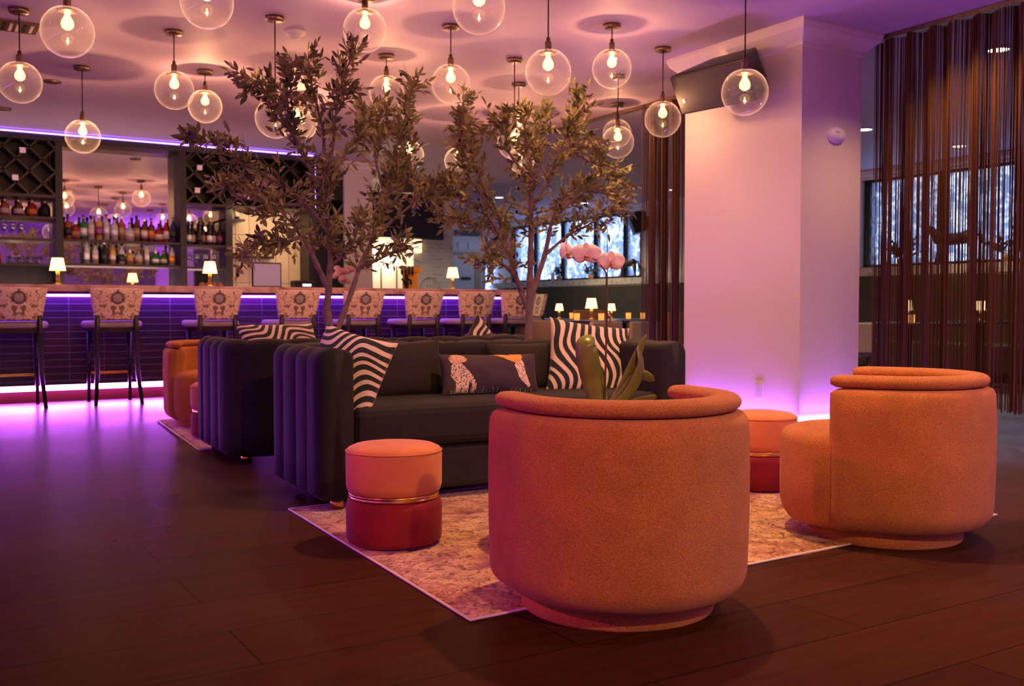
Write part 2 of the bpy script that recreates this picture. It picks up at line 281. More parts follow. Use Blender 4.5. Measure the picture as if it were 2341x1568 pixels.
# ------------------------------------------------------------------ mesh builder
class MB:
    def __init__(s): s.v = []; s.f = []; s.sm = []
    def add(s, vs, fs, smooth=False):
        o = len(s.v); s.v += [tuple(v) for v in vs]; s.f += [tuple(i + o for i in f) for f in fs]; s.sm += [smooth] * len(fs); return s
    def box(s, x0, x1, y0, y1, z0, z1, mtx=None):
        vs = [Vector((x, y, z)) for z in (z0, z1) for y in (y0, y1) for x in (x0, x1)]
        if mtx: vs = [mtx @ v for v in vs]
        return s.add(vs, [(0, 2, 3, 1), (4, 5, 7, 6), (0, 1, 5, 4), (2, 6, 7, 3), (0, 4, 6, 2), (1, 3, 7, 5)])
    def lathe(s, prof, c=(0, 0, 0), n=32, smooth=True, mtx=None, sx=1., sy=1.):
        vs = []; k = len(prof)
        for i in range(n):
            a = 2 * pi * i / n
            for r, z in prof:
                v = Vector((c[0] + r * cos(a) * sx, c[1] + r * sin(a) * sy, c[2] + z)); vs.append(mtx @ v if mtx else v)
        fs = []
        for i in range(n):
            j = (i + 1) % n
            for q in range(k - 1):
                fs.append((i * k + q, j * k + q, j * k + q + 1, i * k + q + 1))
        s.add(vs, fs, smooth)
        o = len(s.v) - len(vs)
        if prof[0][0] > 1e-5: s.f.append(tuple(o + i * k for i in reversed(range(n)))); s.sm.append(False)
        if prof[-1][0] > 1e-5: s.f.append(tuple(o + i * k + k - 1 for i in range(n))); s.sm.append(False)
        return s
    def cyl(s, c, r, z0, z1, n=24, smooth=True, mtx=None): return s.lathe([(r, z0), (r, z1)], c, n, smooth, mtx)
    def sphere(s, c, r, n=20, sx=1, sy=1, sz=1, mtx=None):
        k = max(6, n // 2); return s.lathe([(max(1e-6, r * sin(pi * i / k)), -r * cos(pi * i / k) * sz) for i in range(k + 1)], c, n, True, mtx, sx, sy)
    def tube(s, pts, rad, n=8, caps=True, flat=1.):
        pts = [Vector(p) for p in pts]; m = len(pts)
        rr = rad if isinstance(rad, (list, tuple)) else [rad] * m
        vs = []; up = Vector((0, 0, 1)); prev = None
        for i, p in enumerate(pts):
            t = (pts[min(i + 1, m - 1)] - pts[max(i - 1, 0)]).normalized()
            if prev is None:
                a = t.cross(up if abs(t.z) < .95 else Vector((1, 0, 0))).normalized()
            else:
                a = (prev - t * prev.dot(t)).normalized()
            prev = a; b = t.cross(a)
            for j in range(n):
                an = 2 * pi * j / n; vs.append(p + a * cos(an) * rr[i] + b * sin(an) * rr[i] * flat)
        fs = [(i * n + j, i * n + (j + 1) % n, (i + 1) * n + (j + 1) % n, (i + 1) * n + j) for i in range(m - 1) for j in range(n)]
        if caps: fs += [tuple(reversed(range(n))), tuple((m - 1) * n + j for j in range(n))]
        return s.add(vs, fs, True)
    def prism(s, poly, z0, z1, mtx=None):
        n = len(poly); vs = [Vector((x, y, z)) for z in (z0, z1) for x, y in poly]
        if mtx: vs = [mtx @ v for v in vs]
        return s.add(vs, [tuple(reversed(range(n))), tuple(range(n, 2 * n))] + [(i, (i + 1) % n, n + (i + 1) % n, n + i) for i in range(n)])
    def build(s, name, m=None, parent=None, bevel=0., sub=0, loc=None, rz=0.):
        me = bpy.data.meshes.new(name); me.from_pydata(s.v, [], s.f); me.update()
        me.polygons.foreach_set('use_smooth', s.sm)
        if m: me.materials.append(m)
        bm = bmesh.new(); bm.from_mesh(me); bmesh.ops.recalc_face_normals(bm, faces=bm.faces); bm.to_mesh(me); bm.free()
        o = bpy.data.objects.new(name, me); COL.objects.link(o)
        if parent: o.parent = parent
        if loc: o.location = loc
        if rz: o.rotation_euler.z = rz
        if bevel:
            b = o.modifiers.new('bevel', 'BEVEL'); b.width = bevel; b.segments = 3; b.limit_method = 'ANGLE'; b.angle_limit = radians(40)
        if sub: o.modifiers.new('sub', 'SUBSURF').levels = sub; o.modifiers['sub'].render_levels = sub
        return o

def tag(o, label=None, cat=None, group=None, kind=None):
    if label: o['label'] = label
    if cat: o['category'] = cat
    if group: o['group'] = group
    if kind: o['kind'] = kind
    return o
def thing(name, label, cat, loc=(0, 0, 0), rz=0., group=None):
    o = bpy.data.objects.new(name, None); COL.objects.link(o); o.location = loc; o.rotation_euler.z = rz
    o.empty_display_size = .1; return tag(o, label, cat, group)
def struct(name, mb, m, parent=None, **k):
    o = mb.build(name, m, parent, **k)
    if not parent: o['kind'] = 'structure'
    return o
def children(o): return [c for c in bpy.data.objects if c.parent is o]
def copy_tree(o, parent=None):
    c = o.copy(); COL.objects.link(c)
    if parent: c.parent = parent
    for ch in children(o): copy_tree(ch, c)
    return c
def dup(root, loc, rz=0., label=None, group=None):
    c = copy_tree(root); c.location = loc; c.rotation_euler.z = rz
    if label: c['label'] = label
    if group: c['group'] = group
    return c
def BX(*a): return MB().box(*a)

def lamp(name, kind, loc, power, color, size=.02, rot=None, sx=None, sy=None, spot=None, blend=.5, parent=None, spread=None):
    l = bpy.data.lights.new(name, kind); l.energy = power; l.color = color
    if kind == 'AREA':
        l.shape = 'RECTANGLE'; l.size = sx; l.size_y = sy
        if spread: l.spread = radians(spread)
    else: l.shadow_soft_size = size
    if kind == 'SPOT': l.spot_size = radians(spot); l.spot_blend = blend
    o = bpy.data.objects.new(name, l); COL.objects.link(o); o.location = loc
    if rot: o.rotation_euler = rot
    if parent: o.parent = parent
    return o
WARM = (1, .50, .26)

# ------------------------------------------------------------------ room shell
struct('floor', BX(-4.2, 12.2, -4.2, 20.2, -.1, 0), M['floor'])
struct('ceiling', BX(-4.2, 12.2, -4.2, 20.2, H, H + .1), M['ceiling'])
struct('wall_left', BX(-4.2, -4.1, -4.1, 12.5, 0, H), M['wall'])
struct('wall_front', BX(-4.1, 11.8, -4.2, -4.1, 0, H), M['wall'])
struct('wall_back', BX(-4.1, 5.15, 12.45, 12.6, 0, H), M['cabinet'])
struct('wall_far', BX(5.15, 12., 19.6, 19.8, 0, 1.25).box(5.15, 11.30, 19.6, 19.8, 1.25, H).box(12.0, 12.2, 19.6, 19.8, 1.25, H).box(11.30, 12., 19.6, 19.8, 2.10, H), M['wallwhite'])
# window wall on the right, X = 11.7
wr = MB()
wr.box(11.7, 12., -4.1, 20, 0, 1.46); wr.box(11.7, 12., -4.1, 20, 2.70, H)
wr.box(11.7, 12., 9.55, 14.48, 1.46, 2.70); wr.box(11.7, 12., 19.15, 19.8, 1.46, 2.70); wr.box(11.7, 12., -4.1, 2.6, 1.46, 2.70)
struct('wall_right', wr, M['wall'])
struct('trim_1', BX(11.62, 11.7, -4.1, 19.6, 2.74, H), M['wallwhite'], bevel=.02)
struct('trim_2', BX(11.48, 11.7, 4.5, 19.5, 1.33, 1.45), M['pattile'])
def window(n, y0, y1, mull):
    f = MB()
    f.box(11.78, 11.84, y0, y1, 1.46, 1.50); f.box(11.78, 11.84, y0, y1, 2.66, 2.70)
    for y in mull: f.box(11.76, 11.86, y - .05, y + .05, 1.50, 2.66)
    w = struct('window_%d' % n, f, M['blackmetal'])
    BX(11.80, 11.806, y0, y1, 1.48, 2.68).build('pane', M['pane'], w)
window(1, 14.48, 19.15, (14.55, 15.05, 16.0, 17.15, 18.2, 19.1))
window(2, 2.6, 9.55, (3.4, 5.0, 7.1, 8.3, 9.48))
# storefront window in the far wall
f = BX(11.30, 11.34, 19.62, 19.70, 0.2, 2.10).box(11.72, 11.76, 19.62, 19.7, .2, 2.1).box(11.94, 11.98, 19.62, 19.7, .2, 2.1).box(11.3, 11.98, 19.62, 19.7, 2.06, 2.1)
w = struct('window_3', f, M['blackmetal']); BX(11.3, 12., 19.66, 19.664, 1.25, 2.1).build('pane', M['pane'], w)
# far door
d = struct('door_1', BX(10.10, 11.02, 19.54, 19.6, 0, 2.06), M['wallwhite'])
BX(10.68, 10.90, 19.50, 19.54, 1.52, 1.58).build('door_handle', M['black'], d)
struct('trim_3', BX(11.02, 11.16, 19.52, 19.6, 0, 2.14).box(10.0, 11.02, 19.52, 19.6, 2.06, 2.14), M['creamfab'])
# walls right of the back bar: pillar, doorway, cream wall, TV pillar
struct('wall_pillar', BX(5.02, 5.42, 12.40, 12.9, 0, H), M['wall'])
struct('trim_4', BX(4.98, 5.46, 12.36, 12.94, 2.72, H).box(4.95, 5.49, 12.33, 12.97, 2.77, H), M['wallwhite'], bevel=.01)
struct('wall_doorway_header', BX(4.55, 5.02, 12.45, 12.6, 2.11, 2.30), M['darkwood'])
struct('wall_kitchen', BX(3.0, 6.5, 14.8, 14.9, 0, H).box(6.5, 6.6, 14.3, 14.9, 0, H), M['creamfab'])
struct('wall_cream', BX(5.42, 7.3, 14.25, 14.4, 0, H), M['wallwhite'])
struct('trim_5', BX(6.36, 6.375, 14.235, 14.25, 0, 1.52).box(6.62, 6.635, 14.235, 14.25, 0, 1.52), M['bronze'])
struct('wall_tile_pillar', BX(6.78, 7.47, 13.95, 14.6, 0, 2.24), M['greytile'])
struct('wall_tile_pillar_top', BX(6.79, 7.46, 13.96, 14.6, 2.24, H), M['wall'])

# ------------------------------------------------------------------ column with base LED
cx0, cx1, cy0, cy1 = 5.248, 5.85, 4.779, 5.96
struct('wall_column', BX(cx0, cx1, cy0, cy1, 0, H), M['column'])
cr = MB()
prof = [(0, 2.66), (.015, 2.665), (.02, 2.69), (.05, 2.72), (.09, 2.76), (.105, 2.80), (.105, H)]
for (o1, z1), (o2, z2) in zip(prof, prof[1:]):
    def ring(o, z): return [(cx0 - o, cy0 - o, z), (cx1 + o, cy0 - o, z), (cx1 + o, cy1 + o, z), (cx0 - o, cy1 + o, z)]
    a, b = ring(o1, z1), ring(o2, z2); cr.add(a + b, [(i, (i + 1) % 4, 4 + (i + 1) % 4, 4 + i) for i in range(4)])
struct('trim_6', cr, M['column'])
bo = .022
struct('baseboard_column', BX(cx0 - bo, cx1 + bo, cy0 - bo, cy1 + bo, 0, .108), M['wall'])
t = thing('light_strip', 'violet light strip glowing along the base of the square column', 'light strip')
for a in ((cx0 - bo + .004, cx1 + bo - .004, cy0 - bo + .004, cy0 - .002), (cx0 - bo + .004, cx0 - .002, cy0, cy1), (cx1 + .002, cx1 + bo - .004, cy0, cy1)):
    BX(*a, .108, .118).build('strip', M['led_col'], t)
t = thing('wall_outlet', 'small outlet plate low on the left face of the column', 'outlet', (cx0, 5.149, .29))
MB().box(-.008, 0, -.042, .042, -.062, .062).build('plate', M['white'], t, bevel=.003)
MB().box(-.011, -.007, -.03, .03, -.048, .048).build('socket', M['wall'], t, bevel=.002)
t = thing('emergency_light', 'white oval light unit on the right face of the column', 'light fixture', (5.585, cy0, 2.088))
MB().sphere((0, 0, 0), .092, 28, 1, .55, .62).build('housing', M['white'], t)
MB().sphere((-.03, -.045, .02), .02, 12, 1, .5, .6).build('lens', M['white'], t)

# speakers
def speaker(label, loc, rot, L_=.8, Hh=.30, Dp=.30, mark=True):
    t = thing('loudspeaker', label, 'speaker', loc); t.rotation_euler = rot
    # cabinet: trapezoid in plan, front (-x) is wide
    MB().prism([(-Dp / 2, -L_ / 2), (-Dp / 2, L_ / 2), (Dp / 2, L_ * .28), (Dp / 2, -L_ * .28)], -Hh / 2, Hh / 2).build('cabinet', M['black'], t, bevel=.015)
    BX(-Dp / 2 - .012, -Dp / 2, -L_ / 2 + .012, L_ / 2 - .012, -Hh / 2 + .012, Hh / 2 - .012).build('grille', mat('speaker_grille_cloth', (.045, .032, .018), .6), t, bevel=.006)
    BX(Dp / 2, Dp / 2 + .05, -.04, .04, -.05, .05).build('bracket', M['blackmetal'], t)
    if mark: BX(-Dp / 2 - .015, -Dp / 2 - .011, L_ / 2 - .10, L_ / 2 - .07, -.06, -.03).build('badge', M['white'], t)
    return t
speaker('black loudspeaker tilted down high on the left face of the column', (5.03, 5.28, 2.50), (radians(3), radians(-28), radians(-4)))
speaker('black loudspeaker on the window wall beside the left string curtain', (11.35, 14.1, 2.42), (0, radians(-20), radians(-35)), .6, .34, .3, False)
speaker('black loudspeaker on the pillar behind the left olive tree', (6.0, 12.75, 2.66), (0, radians(-25), radians(50)), .5, .26, .26, False)

# ------------------------------------------------------------------ bar
t = thing('bar_counter', 'long tiled bar with pink stone top and purple light strips', 'bar')
XL, XR = -3.2, 6.19
BX(XL, XR, 10.235, 10.55, .11, 1.03).build('tile_front', M['bartile'], t)
MB().box(XR - .3, XR, 10.55, 12.0, .11, 1.03).build('end_panel', M['bartile'], t)
MB().box(XL, XR - .02, 10.26, 10.55, 0, .108).build('toe_plinth', mat('red_brown_plinth', (.06, .005, .005), .4), t)
BX(XL, XR + .16, 9.98, 10.72, 1.036, 1.10).box(XR - .35, XR + .16, 10.72, 12.1, 1.036, 1.10).build('counter_top', M['stonetop'], t, bevel=.006)
BX(XL, XR + .10, 10.03, 10.23, 1.016, 1.034).build('top_rail', M['darkwood'], t)
BX(XL, XR, 10.212, 10.234, .993, 1.012).build('upper_light_strip', M['led_bar'], t)
BX(XL, XR, 10.215, 10.262, .111, .160).build('foot_light_strip', M['led_foot'], t)
BX(XL, XR, 10.15, 10.234, .162, .185).build('strip_lip', M['darkwood'], t)
tag(BX(XL, 4.4, 10.9, 11.35, 0, .9).build('under_counter', M['blackmetal']), 'steel work counter behind the bar', 'counter')

# ------------------------------------------------------------------ back bar
bk = thing('back_bar', 'dark back bar shelving with mirror, racks and violet top light', 'shelving')
YB0, YB1 = 12.05, 12.42
posts = [(-1.2, -1.1), (1.487, 1.56), (2.826, 2.90), (4.40, 4.49)]
for a, b in posts: BX(a, b, YB0, YB1, 0, 2.775).build('post', M['cabinet'], bk)
BX(-3.0, 4.49, YB0 - .01, YB1, 2.72, 2.785).build('top_fascia', M['cabinet'], bk)
BX(-3.0, 4.47, YB0 - .03, YB0 - .012, 2.79, 2.803).build('top_light_strip', M['led_top'], bk)
BX(4.492, 4.502, YB0 + .02, YB0 + .04, 2.15, 2.70).build('side_light_strip', M['led_top'], bk)
BX(-3.0, 4.45, YB0 - .1, YB1, 0, .92).build('base_cabinet', M['cabinet'], bk)
BX(1.56, 2.826, 12.36, 12.375, .92, 2.72).build('mirror', M['mirror'], bk)
BX(-3.0, 1.487, 12.36, 12.375, 1.37, 2.10).build('mirror', M['mirror'], bk)
BX(2.90, 3.36, 12.36, 12.375, .92, 2.10).build('mirror', M['mirror'], bk)
BX(3.44, 4.40, 12.38, 12.395, .92, 2.10).build('tile_panel', M['creamtile'], bk)
for x0, x1, z in ((1.56, 2.826, 1.655), (1.56, 2.826, 1.385), (-1.1, 1.487, 1.89), (-1.1, 1.487, 1.65), (-1.1, 1.487, 1.37), (2.90, 3.36, 1.64), (2.90, 3.36, 1.375), (3.36, 3.60, 1.965)):
    BX(x0, x1, 12.07, 12.355, z - .025, z).build('shelf', M['darkwood'], bk)
BX(3.36, 3.44, YB0, YB1, .92, 2.2).build('post', M['cabinet'], bk)
BX(3.44, 4.0, 12.2, 12.38, 1.5, 1.53).build('shelf', M['darkwood'], bk)
# wine racks: backing, frame and lattice
def rack(x0, x1, z0, z1):
    BX(x0, x1, 12.34, 12.36, z0, z1).build('rack_back', M['black'], bk)
    BX(x0, x1, YB0 + .01, 12.34, z0 - .03, z0).build('rack_shelf', M['darkwood'], bk)
    g = MB(); s_ = .26; w, h = x1 - x0, z1 - z0
    k = -int(h / s_) - 1
    while k * s_ < w:
        for sgn in (1, -1):
            # line x = x0 + k*s + t (or mirrored), z = z0 + t
            ts = [t for t in (0., h)]
            a = max(0, -k * s_); b = min(h, w - k * s_)
            if b > a:
                xa, xb = x0 + k * s_ + a, x0 + k * s_ + b
                if sgn < 0: xa, xb = x0 + x1 - xa, x0 + x1 - xb
                pa, pb = Vector((xa, 0, z0 + a)), Vector((xb, 0, z0 + b)); d = (pb - pa).normalized(); n = Vector((-d.z, 0, d.x)) * .011
                vs = [Vector((p.x, y, p.z)) for p in (pa - n, pa + n, pb + n, pb - n) for y in (12.07, 12.33)]
                g.add(vs, [(0, 2, 3, 1), (2, 4, 5, 3), (4, 6, 7, 5), (6, 0, 1, 7), (0, 6, 4, 2), (1, 3, 5, 7)])
        k += 1
    g.build('lattice', M['darkwood'], bk)
rack(-1.1, 1.487, 2.13, 2.72); rack(2.90, 4.40, 2.13, 2.72)
M['capfoil'] = mat('pale_foil_cap', (.9, .78, .8), .4)
wb0 = None
rackspots = [(1.165, 2.60, 'pale wine bottle end in the left rack, top cell'), (.84, 2.30, 'pale wine bottle end in the left rack, lowest cell at the picture edge'),
             (1.09, 2.30, 'pale wine bottle end in the left rack, lowest cell beside the post'),
             (3.06, 2.55, 'pale wine bottle end in the right rack, nearest the mirror'), (3.03, 2.28, 'pale wine bottle end in the right rack, low cell beside the mirror'),
             (3.62, 2.24, 'pale wine bottle end in the right rack, lowest beside the box shelf'), (3.93, 2.36, 'pale wine bottle end in the right rack, nearest the tree trunk')]
for x, z, lb in rackspots:
    mt = Matrix.Translation((x, 12.32, z)) @ Matrix.Rotation(radians(90), 4, 'X')
    if wb0 is None:
        t = wb0 = thing('rack_wine_bottle', lb, 'wine bottle', (x, 12.32, z), group='wine bottles lying in the racks')
        R = Matrix.Rotation(radians(90), 4, 'X')
        MB().lathe([(0, 0), (.036, 0), (.036, .10), (.014, .13), (.014, .17)], mtx=R, n=16).build('bottle_body', M['black'], t)
        MB().lathe([(.017, .15), (.017, .215), (0, .217)], mtx=R, n=16).build('foil_cap', M['capfoil'], t)
        BX(-.030, .030, -.262, -.257, -.030, .030).build('neck_tag', M['capfoil'], t)
    else: dup(wb0, (x, 12.32, z), label=lb)

# bottles
COLS = dict(amber=(.42, .13, .02), dark=(.03, .015, .015), clear=(.62, .60, .60), green=(.03, .22, .04), red=(.40, .03, .02), gold=(.70, .42, .08), blue=(.04, .04, .16), brown=(.16, .05, .02))
BM = {k: bottle_mat('%s_bottle_glass' % k, v) for k, v in COLS.items()}
LB = {k: mat('%s_paper_label' % k, c, .6) for k, c in dict(cream=(.72, .62, .5), white=(.75, .72, .72), tan=(.5, .3, .16), black=(.03, .03, .03), orange=(.8, .3, .05), purple=(.3, .05, .2)).items()}
PROF = {
 'round': [(0, 0), (.036, 0), (.038, .01), (.038, .165), (.030, .19), (.014, .215), (.013, .27), (0, .27)],
 'wine': [(0, 0), (.036, 0), (.037, .01), (.037, .175), (.028, .205), (.014, .225), (.013, .30), (0, .30)],
 'squat': [(0, 0), (.046, 0), (.050, .02), (.050, .10), (.038, .13), (.015, .15), (.014, .19), (0, .19)],
 'tall': [(0, 0), (.033, 0), (.034, .01), (.034, .20), (.016, .235), (.013, .29), (0, .29)]}
LRANGE = {'round': (.045, .135, .0385), 'wine': (.04, .13, .0375), 'squat': (.03, .085, .0505), 'tall': (.06, .16, .0345)}
bcache = {}
def bottle(x, y, z, kind, glass, label_c, cap, lb, group, s=1.):
    key = (kind, glass, label_c, cap)
    if key in bcache: t = dup(bcache[key], (x, y, z), label=lb, group=group)
    else:
        t = thing('liquor_bottle' if kind != 'wine' else 'wine_bottle', lb, 'bottle', (x, y, z), group=group); bcache[key] = t
        MB().lathe(PROF[kind], n=16).build('glass_body', BM[glass], t)
        a, b, r = LRANGE[kind]; MB().lathe([(r, a), (r, b)], n=16).build('paper_label', LB[label_c], t)
        zt = PROF[kind][-1][1]; MB().lathe([(.015, zt - .03), (.015, zt + .012), (0, zt + .012)], n=12).build('cap', M[cap], t)
    t.scale = (s, s, s); return t
up = [('amber', 'black', 'round'), ('red', 'tan', 'squat'), ('green', 'white', 'round'), ('clear', 'cream', 'round'), ('gold', 'purple', 'tall'), ('clear', 'white', 'tall'), ('clear', 'white', 'round'),
      ('amber', 'tan', 'tall'), ('clear', 'cream', 'squat'), ('brown', 'tan', 'tall'), ('brown', 'cream', 'round'), ('brown', 'orange', 'round'), ('red', 'cream', 'squat'), ('red', 'white', 'round'), ('blue', 'black', 'tall')]
def ordn(i): return ['first', 'second', 'third', 'fourth', 'fifth', 'sixth', 'seventh', 'eighth', 'ninth', 'tenth', 'eleventh', 'twelfth', 'thirteenth', 'fourteenth', 'fifteenth'][i]
SH = {'round': 'round', 'tall': 'tall', 'squat': 'squat', 'wine': 'wine'}
for i, (g, l_, k) in enumerate(up):
    bottle(1.625 + i * .0825, 12.20 + .02 * (i % 2), 1.656, k, g, l_, ('black', 'white', 'bronze')[i % 3],
           '%s %s bottle with %s label, %s from left on the upper mirror shelf' % (SH[k], g, l_, ordn(i)), 'bottles on the upper mirror shelf', 1. if k != 'squat' else 1.1)
lo = [('clear', 'white', 'tall'), ('clear', 'cream', 'round'), ('dark', 'black', 'tall'), ('gold', 'cream', 'round'), ('clear', 'black', 'round'), ('gold', 'tan', 'squat'), ('clear', 'tan', 'squat'), ('clear', 'cream', 'tall'),
      ('green', 'white', 'squat'), ('green', 'cream', 'squat'), ('clear', 'orange', 'round')]
for i, (g, l_, k) in enumerate(lo):
    bottle(1.82 + i * .094, 12.20 + .02 * (i % 2), 1.386, k, g, l_, ('bronze', 'black', 'white')[i % 3],
           '%s %s bottle with %s label, %s from left on the lower mirror shelf' % (SH[k], g, l_, ordn(i)), 'bottles on the lower mirror shelf', .88)
for i, (g, l_) in enumerate((('dark', 'tan'), ('amber', 'cream'), ('brown', 'cream'), ('red', 'orange'), ('dark', 'black'))):
    bottle(.88 + i * .135 - .02, 12.2, 1.891, 'squat', g, l_, 'bronze', 'squat %s bottle with %s label on the top shelf under the left rack' % (g, l_), 'squat bottles under the left rack', 1.)
for i in range(7):
    l_ = ('white', 'cream', 'black', 'tan', 'white', 'cream', 'purple')[i]
    bottle(2.95 + i * .062, 12.18 + .05 * (i % 2), 1.641, 'wine', 'dark', l_, 'black', 'dark wine bottle with %s label, %s from left on the shelf right of the mirror' % (l_, ordn(i)), 'wine bottles right of the mirror', .9)
bottle(3.42, 12.12, 1.966, 'tall', 'red', 'orange', 'bronze', 'bright orange bottle on the small box shelf below the right rack', 'bottles on the box shelf', .85)
bottle(3.53, 12.18, 1.966, 'round', 'dark', 'cream', 'black', 'dark bottle with cream label on the small box shelf', 'bottles on the box shelf', .8)
# stemmed and tumbler glasses
gl0 = thing('wine_glass', 'stemmed glass standing on the middle shelf left of the mirror', 'glass', (.90, 12.2, 1.651), group='stemmed glasses on the left shelf')
MB().lathe([(.030, 0), (.030, .003), (.004, .008), (.004, .07), (.022, .09), (.036, .125), (.030, .17)], n=16).build('bowl', M['glassware'], gl0)
for i in range(1, 8): dup(gl0, (.90 + (i % 4) * .085, 12.17 + .1 * (i // 4), 1.651))
for i in range(8):
    dup(gl0, (2.95 + (i % 4) * .10, 12.16 + .1 * (i // 4), 1.376), label='stemmed glass on the lower shelf right of the mirror', group='stemmed glasses on the right shelf')
tb0 = thing('tumbler_glass', 'short tumbler on the lowest shelf left of the mirror', 'glass', (1.05, 12.2, 1.371), group='tumblers on the left shelf')
MB().lathe([(.030, 0), (.036, .004), (.038, .085)], n=16).build('cup', M['glassware'], tb0)
for i in range(1, 8): dup(tb0, (1.05 + (i % 4) * .09, 12.16 + .1 * (i // 4), 1.371))
tag(MB().lathe([(.034, 0), (.038, .005), (.036, .11), (.03, .11)], (.91, 12.2, 1.371), n=18).box(.945, .955, 12.19, 12.21, 1.39, 1.46).build('copper_mug', mat('copper_red_metal', (.45, .06, .03), .3, .8)), 'red copper mug on the lowest shelf at the picture edge', 'mug')
# bar-back clutter
tag(MB().sphere((0, 0, 0), .13, 20, 1, .6, .5).sphere((.12, 0, -.01), .09, 16, 1, .6, .5).sphere((-.12, .0, -.01), .09, 16, 1, .6, .5).build('folded_cloths', M['black'], loc=(1.08, 12.2, .985)), 'heap of black cloths on the back counter under the left shelves', 'cloth')
tk = thing('touch_terminal', 'flat touch screen terminal on the bar seen behind the left tree', 'screen', (3.55, 11.1, .90))
BX(-.17, .17, -.015, .015, .22, .50).build('screen_frame', M['black'], tk, bevel=.006)
BX(-.155, .155, -.018, -.0151, .235, .485).build('display', mat('mauve_display', (.30, .20, .28), .2, emit=(.55, .32, .40), estr=.35), tk)
BX(-.03, .03, .0, .04, 0, .24).box(-.1, .1, -.06, .08, 0, .02).build('stand', M['black'], tk)
tk = thing('receipt_printer', 'black receipt printer with lit blue display behind the bar', 'printer', (3.98, 11.1, .90))
BX(-.12, .12, -.1, .1, 0, .30).build('body', M['black'], tk, bevel=.01)
BX(-.04, .06, -.104, -.1, .235, .26).build('display', M['printer_lcd'], tk)
tk = thing('fruit_caddy', 'dark condiment caddy behind the bar beside the second lamp', 'caddy', (2.95, 11.2, .90))
BX(-.15, .15, -.08, .08, 0, .2).build('tray', M['black'], tk, bevel=.01)
for i in range(4): MB().sphere((-.1 + i * .065, -.02, .235), .035, 12).build('fruit', mat('fruit_skin', (.55, .22, .12), .5) if i == 0 else bpy.data.materials['fruit_skin'], tk)
tk = thing('pink_flowers', 'pink flower arrangement behind the bar between the tree stems', 'flowers', (4.55, 11.3, .9))
MB().lathe([(.04, 0), (.06, .1), (.05, .2)], n=16).build('vase', M['glassware'], tk)
fl = MB()
for i in range(16):
    a = random.random() * 6.28; r = random.random() * .12; fl.sphere((r * cos(a), r * sin(a), .30 + random.random() * .18), .045, 8, 1, 1, .7)
fl.build('blossoms', mat('pink_blossom', (.75, .35, .42), .7), tk)
# beer tap, wire basket
tk = thing('beer_tap_tower', 'amber beer tap tower with dark handles standing on the bar', 'beer tap', (5.06, 10.55, 1.10))
BX(-.02, .14, .02, .12, 0, .20).build('tower', M['gold'], tk, bevel=.008)
BX(.0, .18, .0, .14, .20, .27).build('tower_cap', M['gold'], tk, bevel=.008)
for i in range(4):
    MB().lathe([(.006, 0), (.016, .03), (.013, .10), (.005, .11)], (-.09 + i * .045, -.02, .165), n=10).build('tap_handle', M['darkwood'], tk)
for i in range(3):
    MB().tube([(-.07 + i * .045, .02, .12), (-.07 + i * .045, -.03, .10), (-.07 + i * .045, -.04, .06)], .013, 8).build('spout', M['black'], tk)
BX(-.03, .0, -.0, .04, .0, .17).build('tap_post', M['black'], tk)
tk = thing('wire_basket', 'domed wire basket on the bar between tap tower and third lamp', 'basket', (5.38, 10.62, 1.10))
for i in range(9):
    a = pi * i / 9; MB().tube([(.13 * cos(q) * cos(a), .13 * cos(q) * sin(a), .15 * sin(q)) for q in [pi * j / 12 for j in range(13)]], .0018, 5).build('rib_wire', M['wire'], tk)
MB().tube([(.13 * cos(a), .13 * sin(a), .004) for a in [2 * pi * j / 24 for j in range(25)]], .004, 6).build('rim_wire', M['wire'], tk)

# small table lamps
def make_lamp(label, loc, s=1., group='small table lamps'):
    t = thing('table_lamp', label, 'lamp', loc, group=group)
    MB().lathe([(0, 0), (.045, 0), (.045, .012), (.035, .02), (0, .02)], n=24).build('base', M['brass'], t)
    g = MB()
    for k in range(4):
        a = k * pi / 2 + .4; g.cyl((.014 * cos(a), .014 * sin(a), 0), .006, .02, .165, 10)
    g.build('stem', M['brass'], t)
    MB().lathe([(.075, .14), (.072, .145), (.052, .255), (.050, .26), (.050, .258)], n=28).build('lamp_shade', M['shade'], t)
    t.scale = (s, s, s); return t
L0 = make_lamp('lit brass table lamp at the left end of the bar', (1.285, 10.36, 1.101))
def lamp_at(label, loc, s=1., group='small table lamps'):
    c = dup(L0, loc, label=label, group=group); c.scale = (s, s, s)
lamp_at('lit brass table lamp on the bar before the right wine rack', (2.72, 10.36, 1.101))
lamp_at('lit brass table lamp on the bar right of the wire basket', (5.545, 10.36, 1.101))
for p in ((1.285, 10.36), (2.72, 10.36), (5.545, 10.36)): lamp('table_lamp_glow', 'POINT', (p[0], p[1], 1.30), 1.2, WARM, .03)

